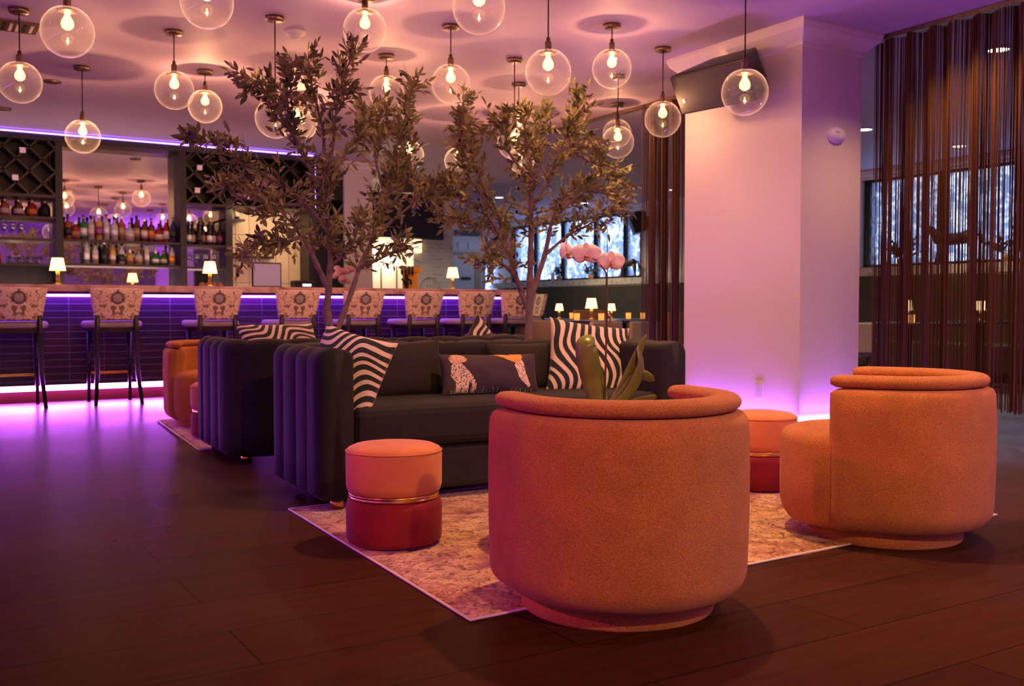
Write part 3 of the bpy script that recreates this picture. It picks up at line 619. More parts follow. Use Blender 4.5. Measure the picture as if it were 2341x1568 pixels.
# ------------------------------------------------------------------ bar stools
def make_stool(label, loc, rz=0., group=None):
    t = thing('bar_stool', label, 'bar stool', loc, rz, group)
    # origin on the floor under the back; seat extends +y
    sm_ = MB(); 
    pts = [(-.20, .02), (.20, .02), (.26, .20), (.25, .42), (.15, .50), (-.15, .50), (-.25, .42), (-.26, .20)]
    sm_.prism(pts, .70, .765); sm_.build('seat', M['seatfab'], t, bevel=.028)
    BX(-.20, .20, .03, .44, .665, .70).build('seat_frame', M['darkwood'], t)
    b = MB(); nx, nz = 10, 6; vs = []
    for side in (0, 1):
        for j in range(nz + 1):
            v = j / nz; z = .775 + .285 * v; hw = .185 + .05 * v
            for i in range(nx + 1):
                u = i / nx * 2 - 1
                y = -.02 - .05 * v + .035 * (u * u) + (.0 if side == 0 else .05)
                vs.append((u * hw, y, z + (.004 if j == nz else 0) * (1 - u * u)))
    W = nx + 1; S_ = W * (nz + 1); fs = []
    for j in range(nz):
        for i in range(nx):
            a = j * W + i; fs.append((a, a + 1, a + W + 1, a + W)); fs.append((S_ + a, S_ + a + W, S_ + a + W + 1, S_ + a + 1))
    for i in range(nx): fs.append((i, S_ + i, S_ + i + 1, i + 1)); a = nz * W + i; fs.append((a, a + 1, S_ + a + 1, S_ + a))
    for j in range(nz): a = j * W; fs.append((a, a + W, S_ + a + W, S_ + a)); a = j * W + nx; fs.append((a, S_ + a, S_ + a + W, a + W))
    b.add(vs, fs, True); b.build('backrest', M['damask'], t, bevel=.010)
    for sx in (-1, 1):
        MB().tube([(sx * .165, .01, .82), (sx * .17, .02, .66), (sx * .175, .0, .30), (sx * .20, -.06, 0)], [.024, .027, .024, .018], 6).build('leg', M['darkwood'], t)
        MB().tube([(sx * .18, .41, .68), (sx * .185, .43, 0)], [.024, .018], 6).build('leg', M['darkwood'], t)
    MB().box(-.185, .185, .42, .44, .26, .285).build('footrest', M['brass'], t)
    return t
order = ['first', 'second', 'third', 'fourth', 'fifth', 'sixth', 'seventh', 'eighth']
G = 'bar stools along the bar'
st0 = make_stool('floral bar stool cut off by the left edge of the picture', (.88, 9.66, 0), 0, G)
sl = ['floral bar stool standing alone left of the far armchair', 'floral bar stool right behind the far orange armchair', 'floral bar stool left of the first tree trunk',
      'floral bar stool right of the first tree trunk, behind its side branch', 'floral bar stool in front of the beer tap and wire basket', 'floral bar stool right of the bar lamp, under the door',
      'floral bar stool behind the second tree trunk at the bar corner']
for x, l_ in zip((1.69, 2.61, 3.41, 4.12, 4.82, 5.47, 6.02), sl): dup(st0, (x, 9.66, 0), 0, l_, G)
dup(st0, (7.0, 10.75, 0), radians(80), 'floral bar stool round the bar end, right of the second trunk', 'bar stools round the bar end')
dup(st0, (6.95, 11.75, 0), radians(95), 'floral bar stool round the bar end, farther and left of the trunk', 'bar stools round the bar end')

# ------------------------------------------------------------------ pendants
def make_pendant(z):
    """origin = globe centre; z = height of it, cord reaches the ceiling"""
    t = thing('globe_pendant', 'x', 'pendant lamp', group='clear globe pendants')
    R = .135; top = R * .985; n = 18
    pr = [(R * sin(a), -R * cos(a)) for a in [pi * i / 30 for i in range(28)]]
    pr[0] = (1e-6, -R); MB().lathe(pr, n=44).build('glass_globe', M['globe'], t)
    MB().lathe([(0, .105), (.050, .105), (.052, .110), (.024, .117), (.020, .135), (.020, .175), (.012, .18), (.012, .20), (0, .20)], n=28).build('socket_cap', M['bronze'], t)
    MB().lathe([(.013, .105), (.015, .095), (.014, .085), (.030, .055), (.033, .040), (.028, .022), (.012, .010), (1e-6, .008)], n=24).build('bulb', M['bulbglass'], t)
    fl = MB().tube([(0, 0, .085), (0, 0, .03)], .0035, 8); fl.build('filament', M['bulbcore'], t)
    return t
def pend_cord(t, z):
    h = H - z
    MB().tube([(0, 0, .19), (0.001, 0, h - .015)], .0042, 8).build('cord', M['cord'], t)
    MB().lathe([(0, h - .001), (.062, h - .001), (.062, h - .022), (.056, h - .03), (0, h - .03)], n=32).build('canopy', M['bronze'], t)
proto = make_pendant(2.3)
proto_kids = children(proto)
PD = [(.691, 7.236, 2.349, 'globe pendant at the left edge, under the ceiling vent'), (1.279, 8.685, 2.263, 'globe pendant overlapping the violet light line on a long cord'),
      (1.666, 7.235, 2.409, 'globe pendant left of the olive trees, larger of the overlapping two'), (2.151, 8.287, 2.528, 'globe pendant left of the olive trees, smaller of the overlapping two'),
      (2.161, 6.538, 2.151, 'globe pendant behind the upper left leaves of the first tree'), (2.722, 7.715, 2.362, 'globe pendant glowing through the crown of the first tree'),
      (3.158, 8.804, 2.556, 'small far globe pendant behind the crown of the first tree'), (3.208, 7.063, 2.533, 'globe pendant above the right top of the first tree'),
      (3.256, 6.106, 2.423, 'globe pendant hanging in the gap between the two trees'), (4.187, 5.509, 2.522, 'short-hung globe pendant inside the sharp ceiling shadow ring, left of the speaker'),
      (4.108, 6.651, 2.176, 'globe pendant half hidden in the left crown of the second tree'), (4.583, 7.349, 2.44, 'globe pendant just above the middle of the second tree'),
      (5.134, 6.669, 2.268, 'nearer of the two overlapping globe pendants right of the second tree'), (5.823, 7.576, 2.538, 'farther of the two overlapping globe pendants right of the second tree'),
      (4.881, 5.795, 2.294, 'globe pendant in front of the left string curtain'), (4.788, 8.835, 2.356, 'far globe pendant low between the trees at the left crown edge of the second'),
      (3.991, 8.292, 2.278, 'far globe pendant hidden at the right edge of the first tree'),
      (.78, 5.755, 2.34, 'large near globe pendant top left, right of the ceiling vent'), (1.38, 5.26, 2.46, 'large globe pendant cut by the top edge, left of the first tree'),
      (2.50, 5.82, 2.613, 'globe pendant at the top of the picture above the first tree'), (2.565, 4.50, 2.425, 'large globe pendant cut by the top edge, between the trees'),
      (3.275, 4.925, 2.27, 'large globe pendant above the second tree on a cord from beyond the frame'), (4.22, 4.277, 2.14, 'globe pendant hanging in front of the speaker on the column'),
      (5.30, 8.45, 2.36, 'small far globe pendant behind the second tree')]
for i, (x, y, z, lb) in enumerate(PD):
    if i == 0: t = proto
    else:
        t = proto.copy(); COL.objects.link(t)
        for k in proto_kids: c = k.copy(); COL.objects.link(c); c.parent = t
    t.location = (x, y, z); t['label'] = lb
    pend_cord(t, z)
    lamp('pendant_light', 'POINT', (x, y, z + .058), 20. + (22. if y > 8 else 0), WARM, .006)

# ------------------------------------------------------------------ ceiling fittings
t = thing('ceiling_vent', 'dark slotted air vent in the ceiling at the top left', 'vent', (.55, 7.68, H))
BX(-.35, .30, -.14, .14, -.012, 0).build('frame', M['bronze'], t)
for i in range(14): BX(-.31 + i * .043, -.29 + i * .043, -.10, .10, -.016, -.012).build('slot', M['papery'] if i % 3 else M['black'], t)
t = thing('smoke_detector', 'white dome smoke detector on the ceiling above the first tree', 'smoke detector', (2.398, 6.811, H))
MB().lathe([(.075, 0), (.07, -.02), (.04, -.028), (.035, -.05), (0, -.055)], n=28).build('cover', M['wallwhite'], t)
for x, y, lb in ((1.145, 9.364, 'small round sensor on the ceiling left of the low globe pendant'), (2.641, 11.062, 'dark flat ceiling disc above the back bar mirror'), (.89, 10.872, 'dark flat ceiling disc at the left picture edge')):
    tag(MB().lathe([(.07, 0), (.07, -.015), (.03, -.022), (0, -.022)], (x, y, H), n=24).build('ceiling_sensor', M['bronze']), lb, 'sensor')
dl0 = None
DL = [(10.80, 12.54, 'lit downlight seen through the left string curtain'), (10.78, 15.0, 'lit downlight above the far windows, lower of two'), (8.95, 12.37, 'lit downlight above the second tree right branch'),
      (8.94, 7.254, 'lit downlight between the column and the right string curtain'), (7.045, 4.51, 'large lit downlight behind the top of the right string curtain'), (10.81, 7.40, 'small far downlight behind the right string curtain'),
      (8.95, 15.0, 'lit downlight behind the crown of the second tree'), (7.1, 12.4, 'lit downlight left inside the crown of the second tree')]
for x, y, lb in DL:
    if dl0 is None:
        dl0 = thing('downlight', lb, 'ceiling light', (x, y, H), group='recessed downlights')
        MB().lathe([(.075, -.001), (.095, -.001), (.095, -.008), (.078, -.012), (.075, -.001)], n=28).build('trim_ring', M['white'], dl0)
        MB().lathe([(0, -.006), (.074, -.006)], n=28).build('lens', M['downlight'], dl0)
    else: dup(dl0, (x, y, H), label=lb)
    lamp('downlight_beam', 'SPOT', (x, y, H - .02), 150, (1, .78, .52), .05, (0, 0, 0), spot=120, blend=.7)

# ------------------------------------------------------------------ seating shells
def sweep(path, prof_fn, cap_n=6):
    """path: list of (x,y,nx,ny) centreline with outward normal; prof_fn(s_index, taper)-> list of (offset,z). closed profile"""
    mb = MB(); rings = []
    for i, (x, y, nx, ny) in enumerate(path):
        rings.append([(x + nx * o, y + ny * o, z) for o, z in prof_fn(i)])
    k = len(rings[0]); vs = [v for r in rings for v in r]; n = len(rings)
    fs = [(i * k + j, i * k + (j + 1) % k, (i + 1) * k + (j + 1) % k, (i + 1) * k + j) for i in range(n - 1) for j in range(k)]
    # fan caps
    for i in (0, n - 1):
        c = Vector((0, 0, 0))
        for v in rings[i]: c += Vector(v)
        vs.append(tuple(c / k)); ci = len(vs) - 1
        fs += [(i * k + j, i * k + (j + 1) % k, ci) if i else (i * k + (j + 1) % k, i * k + j, ci) for j in range(k)]
    mb.add(vs, fs, True); return mb
def resample(P, step):
    P = [Vector(p) for p in P]; out = [P[0]]; 
    L_ = [0]
    for a, b in zip(P, P[1:]): L_.append(L_[-1] + (b - a).length)
    n = max(2, int(L_[-1] / step)); res = []; j = 0
    for i in range(n + 1):
        d = L_[-1] * i / n
        while j < len(L_) - 2 and L_[j + 1] < d: j += 1
        f_ = (d - L_[j]) / max(1e-9, L_[j + 1] - L_[j]); res.append((P[j].lerp(P[j + 1], f_), d))
    return res, L_[-1]
def with_normals(res):
    out = []
    for i, (p, d) in enumerate(res):
        a = res[max(0, i - 1)][0]; b = res[min(len(res) - 1, i + 1)][0]; t = (b - a).normalized(); out.append((p.x, p.y, -t.y, t.x, d))
    return out   # normal = left of travel

# armchair ---------------------------------------------------------
def make_armchair(label, loc, rz):
    """faces +y, origin on floor at centre"""
    t = thing('barrel_armchair', label, 'armchair', loc, rz, 'terracotta boucle armchairs')
    R = .300; th = .130
    P = [(R, .16 - .03 * i) for i in range(0, 7)]
    P += [(R * cos(a), -.03 + .295 * sin(a)) for a in [-pi * i / 36 for i in range(0, 37)]]
    P += [(-R, -.03 + .03 * i) for i in range(0, 7)] + [(-R, .16)]
    P = [p for i, p in enumerate(P) if i == 0 or (Vector(p) - Vector(P[i - 1])).length > 1e-3]
    res, LL = resample(P, .02); path = with_normals(res)
    path = [(x, y, -nx, -ny, d) for x, y, nx, ny, d in path]
    # make sure normals point outward
    mid = path[len(path) // 2]
    if mid[3] > 0: path = [(x, y, -nx, -ny, d) for x, y, nx, ny, d in path]
    def taper(d):
        e = min(d, LL - d); r = .06
        return sqrt(max(0., 1 - (1 - min(1, e / r)) ** 2)) if e < r else 1.
    def prof(i):
        d = path[i][4]; k = .25 + .75 * taper(d); h = th / 2
        o = []
        for a in range(7): q = -pi / 2 + a * pi / 12; o.append((h - .085 + .085 * cos(q) if a < 6 else h, .135 + .080 * sin(q)))
        o += [(h + .004, .28), (h + .005, .42), (h + .003, .52), (h, .575), (h - .010, .592), (h - .026, .600)]
        o += [(-h + .008, .600), (-h, .58), (-h, .30), (-h, .10), (-h + .05, .057), (h - .085, .055)]
        zc = .35; kk = .93 + .07 * taper(d)
        return [(p * k, (zc + (z - zc) * kk) - (.014 if z > .5 else 0)) for p, z in o]
    sweep([p[:4] for p in path], prof).build('shell', M['boucle'], t)
    def prof2(i):
        d = path[i][4]; k = .3 + .7 * taper(d); h = th / 2 - .020; o = []
        for a in range(13):
            q = -pi / 2 + a * pi / 12; o.append((h - .034 + .034 * cos(q), .634 + .024 * sin(q)))
        for a in range(13):
            q = pi / 2 + a * pi / 12; o.append((-h + .034 + .034 * cos(q), .634 + .024 * sin(q)))
        return [(p * k, .612 + (z - .634) * (.5 + .5 * taper(d))) for p, z in o]
    sweep([p[:4] for p in path], prof2).build('top_roll', M['boucle'], t)
    # seat: rounded D block bulging at the front
    pl = [(.336, .10), (.336, .15)]
    for i in range(1, 18): a = pi * i / 18; pl.append((.336 * cos(a), .16 + .235 * sin(a)))
    pl += [(-.336, .15), (-.336, .10)]
    pl = [(x, y) for x, y in pl]
    pl += [(-.235, .10)] + [(.235 * cos(a), -.02 + .225 * sin(a)) for a in [pi + pi * i / 14 for i in range(0, 15)]] + [(.235, .10)]
    sb = MB(); levels = [(.80, .057), (.90, .068), (.96, .095), (.995, .14), (1, .22), (1, .37), (.985, .385), (.95, .402), (.86, .412), (.4, .418)]
    vs = [(x * s, .1 + (y - .1) * s, z) for s, z in levels for x, y in pl]; n = len(pl)
    fs = [(l * n + i, l * n + (i + 1) % n, (l + 1) * n + (i + 1) % n, (l + 1) * n + i) for l in range(len(levels) - 1) for i in range(n)]
    fs += [tuple(reversed(range(n))), tuple((len(levels) - 1) * n + i for i in range(n))]
    sb.add(vs, fs, True); sb.build('seat', M['boucle'], t)
    MB().lathe([(0, 0), (.281, 0), (.286, .006), (.286, .06), (0, .06)], n=64).build('plinth', M['boucle'], t)
    return t
A0 = make_armchair('orange boucle armchair in front, seen from behind', (1.815, 2.355, 0), radians(-8))
dup(A0, (3.27, 2.54, 0), radians(32), 'orange boucle armchair at the right, seen from the side', 'terracotta boucle armchairs')
dup(A0, (2.03, 7.62, 0), radians(178), 'orange boucle armchair beyond the sofas at the left, lit magenta', 'terracotta boucle armchairs')
dup(A0, (3.52, 7.20, 0), radians(190), 'orange boucle armchair whose top rim shows behind the sofa back', 'terracotta boucle armchairs')

# sofa --------------------------------------------------------------
def make_sofa(label, loc, rz):
    """front towards -y; origin at front-left outer corner on floor; length 1.97, depth .86"""
    W, D, th = 1.97, .86, .165
    t = thing('channel_sofa', label, 'sofa', loc, rz, 'black velvet sofas')
    h = th / 2; rc = .20
    P = [(h, 0.0), (h, D - rc)]
    P += [(h + (rc - h) - (rc - h) * cos(a), D - rc + (rc - h) * sin(a)) for a in [pi / 2 * i / 8 for i in range(1, 9)]]
    P += [(W - rc, D - h)]
    P += [(W - rc + (rc - h) * sin(a), D - rc + (rc - h) * cos(a)) for a in [pi / 2 * i / 8 for i in range(1, 9)]]
    P += [(W - h, 0.0)]
    res, LL = resample(P, .0125); path = with_normals(res)
    if path[0][2] > 0: path = [(x, y, -nx, -ny, d) for x, y, nx, ny, d in path]
    fw = .205
    def flute(d):
        e = min(d, LL - d) - .16
        if e < 0: return .016 * min(1, 1.)
        return .022 * abs(sin(pi * e / fw)) ** .55 - .004
    def taper(d):
        e = min(d, LL - d); r = .07
        return sqrt(max(0., 1 - (1 - min(1, e / r)) ** 2)) if e < r else 1.
    def prof(i):
        d = path[i][4]; k = .40 + .60 * taper(d); b = flute(d); o = []
        o += [(h - .03 + b, .045), (h + b, .07)]
        for z in (.2, .35, .5, .6): o.append((h + b, z))
        for a in range(0, 9):
            q = a * pi / 16; o.append((h + b - .07 + .07 * cos(q), .632 + (.062 + b * .6) * sin(q)))
        for a in range(0, 7):
            q = pi / 2 + a * pi / 12; o.append((-h + .045 + .045 * cos(q), .652 + .042 * sin(q)))
        o += [(-h, .5), (-h, .3), (-h, .07), (-h + .03, .045)]
        return [(p * k, z) for p, z in o]
    sweep([p[:4] for p in path], prof).build('channelled_shell', M['velvet'], t)
    BX(th - .01, W - th + .01, .035, D - th + .01, .05, .245).build('seat_base', M['velvet'], t, bevel=.02)
    BX(th - .005, W - th + .005, .015, D - th + .0, .25, .445).build('seat_cushion', M['velvet'], t, bevel=.045)
    for x, y in ((.09, .06), (W - .09, .06), (.12, D - .14), (W - .12, D - .14)):
        MB().lathe([(.028, 0), (.032, .05), (0, .05)], (x, y, 0), n=20).build('leg', M['brass'], t)
    return t
S0 = make_sofa('black channelled velvet sofa in front of the trees, facing the camera side', (1.52, 4.03, .006), radians(-3))
dup(S0, (3.55, 6.22, .006), radians(177), 'black velvet sofa behind the trees, facing the bar', 'black velvet sofas')

# ------------------------------------------------------------------ pillows
def pillow(name, label, cat, w, h, d, m, loc, rot, pinch=.06, group=None, build_only=False):
    """stands in local xz-plane, centre origin, bulges in y"""
    n = 22; vs = []; fs = []
    def S(u, v, s):
        ex = 1 - pinch * (1 - abs(v) ** 2.2) * abs(u) ** 3; ez = 1 - pinch * (1 - abs(u) ** 2.2) * abs(v) ** 3
        th = (max(0, 1 - abs(u) ** 2.6) * max(0, 1 - abs(v) ** 2.6)) ** .45
        return (u * w / 2 * ex, s * d / 2 * th, v * h / 2 * ez)
    idx = {}
    for s in (-1, 1):
        for j in range(n + 1):
            for i in range(n + 1):
                u = sin((i / n - .5) * pi); v = sin((j / n - .5) * pi)
                if s == 1 and (i in (0, n) or j in (0, n)): idx[s, i, j] = idx[-1, i, j]; continue
                p = S(u, v, s); wr = .004 * sin(u * 9 + v * 4) * sin(v * 7)
                vs.append((p[0], p[1] + wr * (1 - max(abs(u), abs(v))), p[2])); idx[s, i, j] = len(vs) - 1
        for j in range(n):
            for i in range(n):
                q = (idx[s, i, j], idx[s, i + 1, j], idx[s, i + 1, j + 1], idx[s, i, j + 1]); fs.append(q if s < 0 else q[::-1])
    o = MB().add(vs, fs, True).build(name, m); o.location = loc; o.rotation_euler = rot
    tag(o, label, cat, group); o['_s'] = 0; del o['_s']
    return o, S
gp = 'zebra striped pillows'
pillow('zebra_pillow', 'zebra striped pillow standing in the right corner of the front sofa', 'pillow', .47, .42, .13, M['zebra1'], (3.19, 4.40, .60), (radians(-14), radians(8), radians(-16)), .08, gp)
pillow('zebra_pillow', 'zebra striped pillow leaning on the left arm of the front sofa', 'pillow', .42, .40, .12, M['zebra2'], (1.715, 4.23, .585), (radians(-20), radians(12), radians(-62)), .08, gp)
pillow('zebra_pillow', 'zebra striped pillow lying on top of the rear sofa back, left end', 'pillow', .50, .42, .12, M['zebra2'], (1.95, 5.78, .62), (radians(-38), 0, radians(6)), .08, gp)
pillow('zebra_pillow', 'zebra striped pillow tip showing over the sofa back between the trees', 'pillow', .42, .42, .12, M['zebra1'], (3.42, 5.95, .55), (radians(-15), radians(45), radians(10)), .08, gp)
pillow('velvet_pillow', 'plain dark velvet pillow left of the leopard pillow', 'pillow', .42, .28, .12, M['velvetpillow'], (2.14, 4.52, .575), (radians(-12), radians(-2), radians(-3)), .06, 'plain velvet pillows')
pillow('velvet_pillow', 'plain dark velvet pillow behind the right end of the leopard pillow', 'pillow', .42, .26, .12, M['velvetpillow'], (2.86, 4.56, .565), (radians(-12), 0, radians(-3)), .06, 'plain velvet pillows')
lp, LS = pillow('leopard_pillow', 'dark plum lumbar pillow embroidered with leopards', 'pillow', .56, .21, .10, M['plumfab'], (2.545, 4.36, .545), (radians(-14), radians(1), radians(-2)), .05)
def inside(x, y, poly):
    c = False; j = len(poly) - 1
    for i in range(len(poly)):
        xi, yi = poly[i]; xj, yj = poly[j]
        if (yi > y) != (yj > y) and x < (xj - xi) * (y - yi) / (yj - yi) + xi: c = not c
        j = i
    return c
def patch(name, polys, m, parent, S, w, h, off=.0018, step=.0022, lab=None):
    vs, fs, idx = [], [], {}
    def V(i, j):
        if (i, j) not in idx:
            u, v = i * step / (w / 2), j * step / (h / 2); p = S(u, v, -1); idx[i, j] = len(vs); vs.append((p[0], p[1] - off, p[2]))
        return idx[i, j]
    ni, nj = int(w / 2 / step), int(h / 2 / step)
    for i in range(-ni, ni):
        for j in range(-nj, nj):
            x, z = (i + .5) * step, (j + .5) * step
            if any(inside(x, z, p) for p in polys): fs.append((V(i, j), V(i + 1, j), V(i + 1, j + 1), V(i, j + 1)))
    o = MB().add(vs, fs, True).build(name, m, parent)
    if lab: o['label'] = lab
    return o
body = [(-.235, .02), (-.225, .035), (-.20, .03), (-.18, .0), (-.165, -.03), (-.158, -.06), (-.162, -.098), (-.172, -.098), (-.172, -.06), (-.182, -.045), (-.185, -.098), (-.205, -.098), (-.205, -.06), (-.212, -.098), (-.222, -.098), (-.225, -.05), (-.24, -.02)]
head = [(-.235, .035), (-.238, .055), (-.225, .072), (-.205, .075), (-.188, .065), (-.18, .05), (-.185, .038), (-.20, .034), (-.215, .028)]
body2 = [(.155, .02), (.165, -.0), (.17, -.03), (.185, -.05), (.20, -.065), (.215, -.08), (.225, -.07), (.215, -.045), (.205, -.01), (.20, .03), (.19, .05), (.175, .045)]
head2 = [(.115, .055), (.13, .045), (.15, .035), (.165, .03), (.185, .045), (.20, .055), (.198, .075), (.185, .088), (.165, .088), (.15, .078), (.14, .068), (.10, .078), (.085, .085), (.08, .07), (.095, .065)]
def big(P, cx, k=1.7): return [(cx + (x - cx) * k, -.100 + (z + .100) * (1.16 if z > 0 else 1.12)) for x, z in P]
body, head = big(body, -.235), big(head, -.235)
body2, head2 = big(body2, .245, 1.35), big(head2, .245, 1.35)
patch('leopard_patch', [body], M['leopard'], lp, LS, .56, .21, lab='spotted leopard body')
patch('leopard_patch', [body2], M['leopard'], lp, LS, .56, .21, lab='spotted hindquarters at the right end')
patch('leopard_head_patch', [head], M['leopardface'], lp, LS, .56, .21, .0022)
patch('orange_cat_patch', [head2], M['orangethread'], lp, LS, .56, .21, .0022, lab='orange cat head at the right end')
gr = []; random.seed(3)
for i in range(46):
    x = -.235 + i * .0104 + random.uniform(-.003, .003); hh = random.uniform(.012, .038); dx = random.uniform(-.012, .012)
    gr.append([(x - .0032, -.10), (x + .0032, -.10), (x + dx, -.10 + hh)])
patch('grass_patch', gr[::2], M['greenthread'], lp, LS, .56, .21, .0014, .0018); patch('dark_grass_patch', gr[1::2], M['bluethread'], lp, LS, .56, .21, .0012, .0018)  # every other grass blade is sewn in blue-black thread

# ------------------------------------------------------------------ poufs
def make_pouf(label, loc):
    t = thing('round_pouf', label, 'pouf', loc, 0, 'two tone round poufs')
    r = .178
    MB().lathe([(0, .005), (r - .02, .005), (r - .004, .015), (r, .03), (r + .001, .14), (r - .006, .165), (r - .022, .172), (0, .172)], n=72).build('lower_drum', M['poufred'], t)
    MB().lathe([(r - .028, .170), (r - .012, .172), (r - .010, .176), (r - .012, .180), (r - .012, .184), (r - .010, .188), (r - .012, .192), (r - .028, .194)], n=72).build('brass_band', M['brass'], t)
    MB().lathe([(0, .192), (r - .022, .192), (r - .006, .20), (r, .222), (r + .001, .33), (r - .001, .343), (r - .003, .346), (r - .004, .349), (r - .008, .356), (r - .03, .366), (r - .08, .372), (0, .374)], n=72).build('upper_drum', M['poufpink'], t)
    MB().tube([((r + .0005) * cos(a), (r + .0005) * sin(a), .346) for a in [2 * pi * i / 72 for i in range(73)]], .0022, 6, False).build('seam_piping', M['poufpink'], t)
    return t
P0 = make_pouf('two tone orange and red pouf in front of the black sofa', (1.562, 3.385, .008))
dup(P0, (3.562, 3.492, .008), 0, 'two tone pouf between the two near armchairs', 'two tone round poufs')
dup(P0, (1.84, 6.84, .008), 0, 'two tone pouf beside the far armchair, lit magenta', 'two tone round poufs')

# ------------------------------------------------------------------ rugs
def rug(label, q, name='area_rug'):
    mb = MB(); n = 24
    vs = []
    for j in range(n + 1):
        for i in range(n + 1):
            u, v = i / n, j / n
            p = (Vector(q[0]) * (1 - u) + Vector(q[1]) * u) * (1 - v) + (Vector(q[3]) * (1 - u) + Vector(q[2]) * u) * v
            e = min(u, v, 1 - u, 1 - v); wv = .004 * sin(u * 31) * (1 if v < .04 else 0)
            vs.append((p.x, p.y + wv, .004 if e == 0 else .007))
    k = n + 1; m_ = len(vs)
    fs = [(j * k + i, j * k + i + 1, (j + 1) * k + i + 1, (j + 1) * k + i) for j in range(n) for i in range(n)]
    rim = [i for i in range(n)] + [j * k + n for j in range(n)] + [n * k + n - i for i in range(n)] + [(n - j) * k for j in range(n)]
    vs += [(vs[i][0], vs[i][1], .0005) for i in rim]; R_ = len(rim)
    fs += [(rim[i], m_ + i, m_ + (i + 1) % R_, rim[(i + 1) % R_]) for i in range(R_)]
    t = thing(name, label, 'rug')
    mb.add(vs, fs, True).build('pile', M['rug'], t)
    b = MB()
    for a, c in zip(q, q[1:] + q[:1]): b.tube([(a[0], a[1], .005), (c[0], c[1], .005)], .0045, 6)
    b.build('bound_edge', M['papery'], t); return t
rug('distressed salmon and cream rug under the near armchairs and pouf', [(1.35, 2.422), (3.95, 2.50), (3.95, 4.24), (1.43, 4.19)])
rug('distressed rug under the far armchair beyond the sofas', [(1.56, 6.26), (4.5, 6.2), (4.5, 8.1), (1.70, 8.06)])

# ------------------------------------------------------------------ olive trees
T1 = [[(2.024, 0.60), (1.982, 0.856), (1.988, 0.963), (2.004, 1.13), (1.995, 1.272), (1.986, 1.438), (1.979, 1.555), (1.972, 1.673)], [(1.979, 1.555), (1.998, 1.746), (2.012, 1.959), (2.028, 2.10), (2.07, 2.25)], [(1.972, 1.649), (1.956, 1.836), (1.901, 2.044), (1.86, 2.21)], [(1.993, 0.975), (1.919, 1.116), (1.841, 1.255), (1.721, 1.216), (1.603, 1.212), (1.51, 1.141)], [(1.995, 1.272), (1.867, 1.431), (1.723, 1.516), (1.538, 1.617), (1.359, 1.703), (1.246, 1.716)], [(1.986, 1.414), (1.917, 1.598), (1.821, 1.754), (1.727, 1.929), (1.634, 2.044), (1.56, 2.07)], [(1.881, 1.666), (1.774, 1.842), (1.727, 1.998), (1.74, 2.148)], [(2.024, 0.712), (2.115, 0.928), (2.214, 1.147), (2.294, 1.284), (2.394, 1.509), (2.464, 1.784), (2.547, 2.015), (2.617, 2.196)], [(2.294, 1.284), (2.462, 1.439), (2.587, 1.545), (2.692, 1.64)], [(2.394, 1.509), (2.342, 1.725), (2.369, 1.899), (2.451, 2.078)], [(2.199, 1.111), (2.326, 1.175), (2.393, 1.238)], [(1.991, 1.485), (2.119, 1.732), (2.25, 1.887), (2.309, 2.026)], [(2.354, 1.409), (2.532, 1.591), (2.574, 1.794), (2.589, 1.969)], [(1.867, 1.431), (1.723, 1.447), (1.606, 1.531), (1.492, 1.569)], [(2.004, 1.106), (2.116, 1.229), (2.143, 1.374)], [(1.841, 1.255), (1.722, 1.354), (1.558, 1.347)]]
T2 = [[(3.281, 0.60), (3.288, 0.893), (3.294, 1.161), (3.303, 1.429), (3.303, 1.695), (3.271, 1.905), (3.24, 2.073)], [(3.281, 0.88), (3.224, 1.053), (3.193, 1.265), (3.14, 1.474), (3.039, 1.729), (2.979, 1.956), (3.015, 2.192)], [(3.193, 1.265), (3.009, 1.493), (2.83, 1.56), (2.644, 1.599)], [(3.256, 0.974), (3.146, 1.105), (2.978, 1.18), (2.903, 1.152)], [(3.294, 0.92), (3.448, 1.219), (3.53, 1.439), (3.68, 1.611), (3.922, 1.738), (4.1, 1.807), (4.284, 1.74)], [(3.448, 1.219), (3.58, 1.332), (3.715, 1.42), (3.818, 1.481)], [(3.303, 1.482), (3.415, 1.703), (3.513, 1.98), (3.588, 2.163)], [(3.415, 1.703), (3.612, 1.88), (3.747, 2.002), (3.868, 1.929)], [(3.14, 1.474), (2.919, 1.668), (2.837, 1.841), (2.802, 1.99)], [(3.53, 1.439), (3.748, 1.616), (3.957, 1.656), (4.065, 1.578)], [(3.224, 1.16), (3.1, 1.367), (2.949, 1.412), (2.787, 1.455)], [(3.303, 1.642), (3.131, 1.84), (3.1, 1.994), (2.919, 1.925)], [(3.415, 1.649), (3.351, 1.885), (3.447, 2.081)], [(3.612, 1.867), (3.817, 1.814), (3.921, 1.878)]]
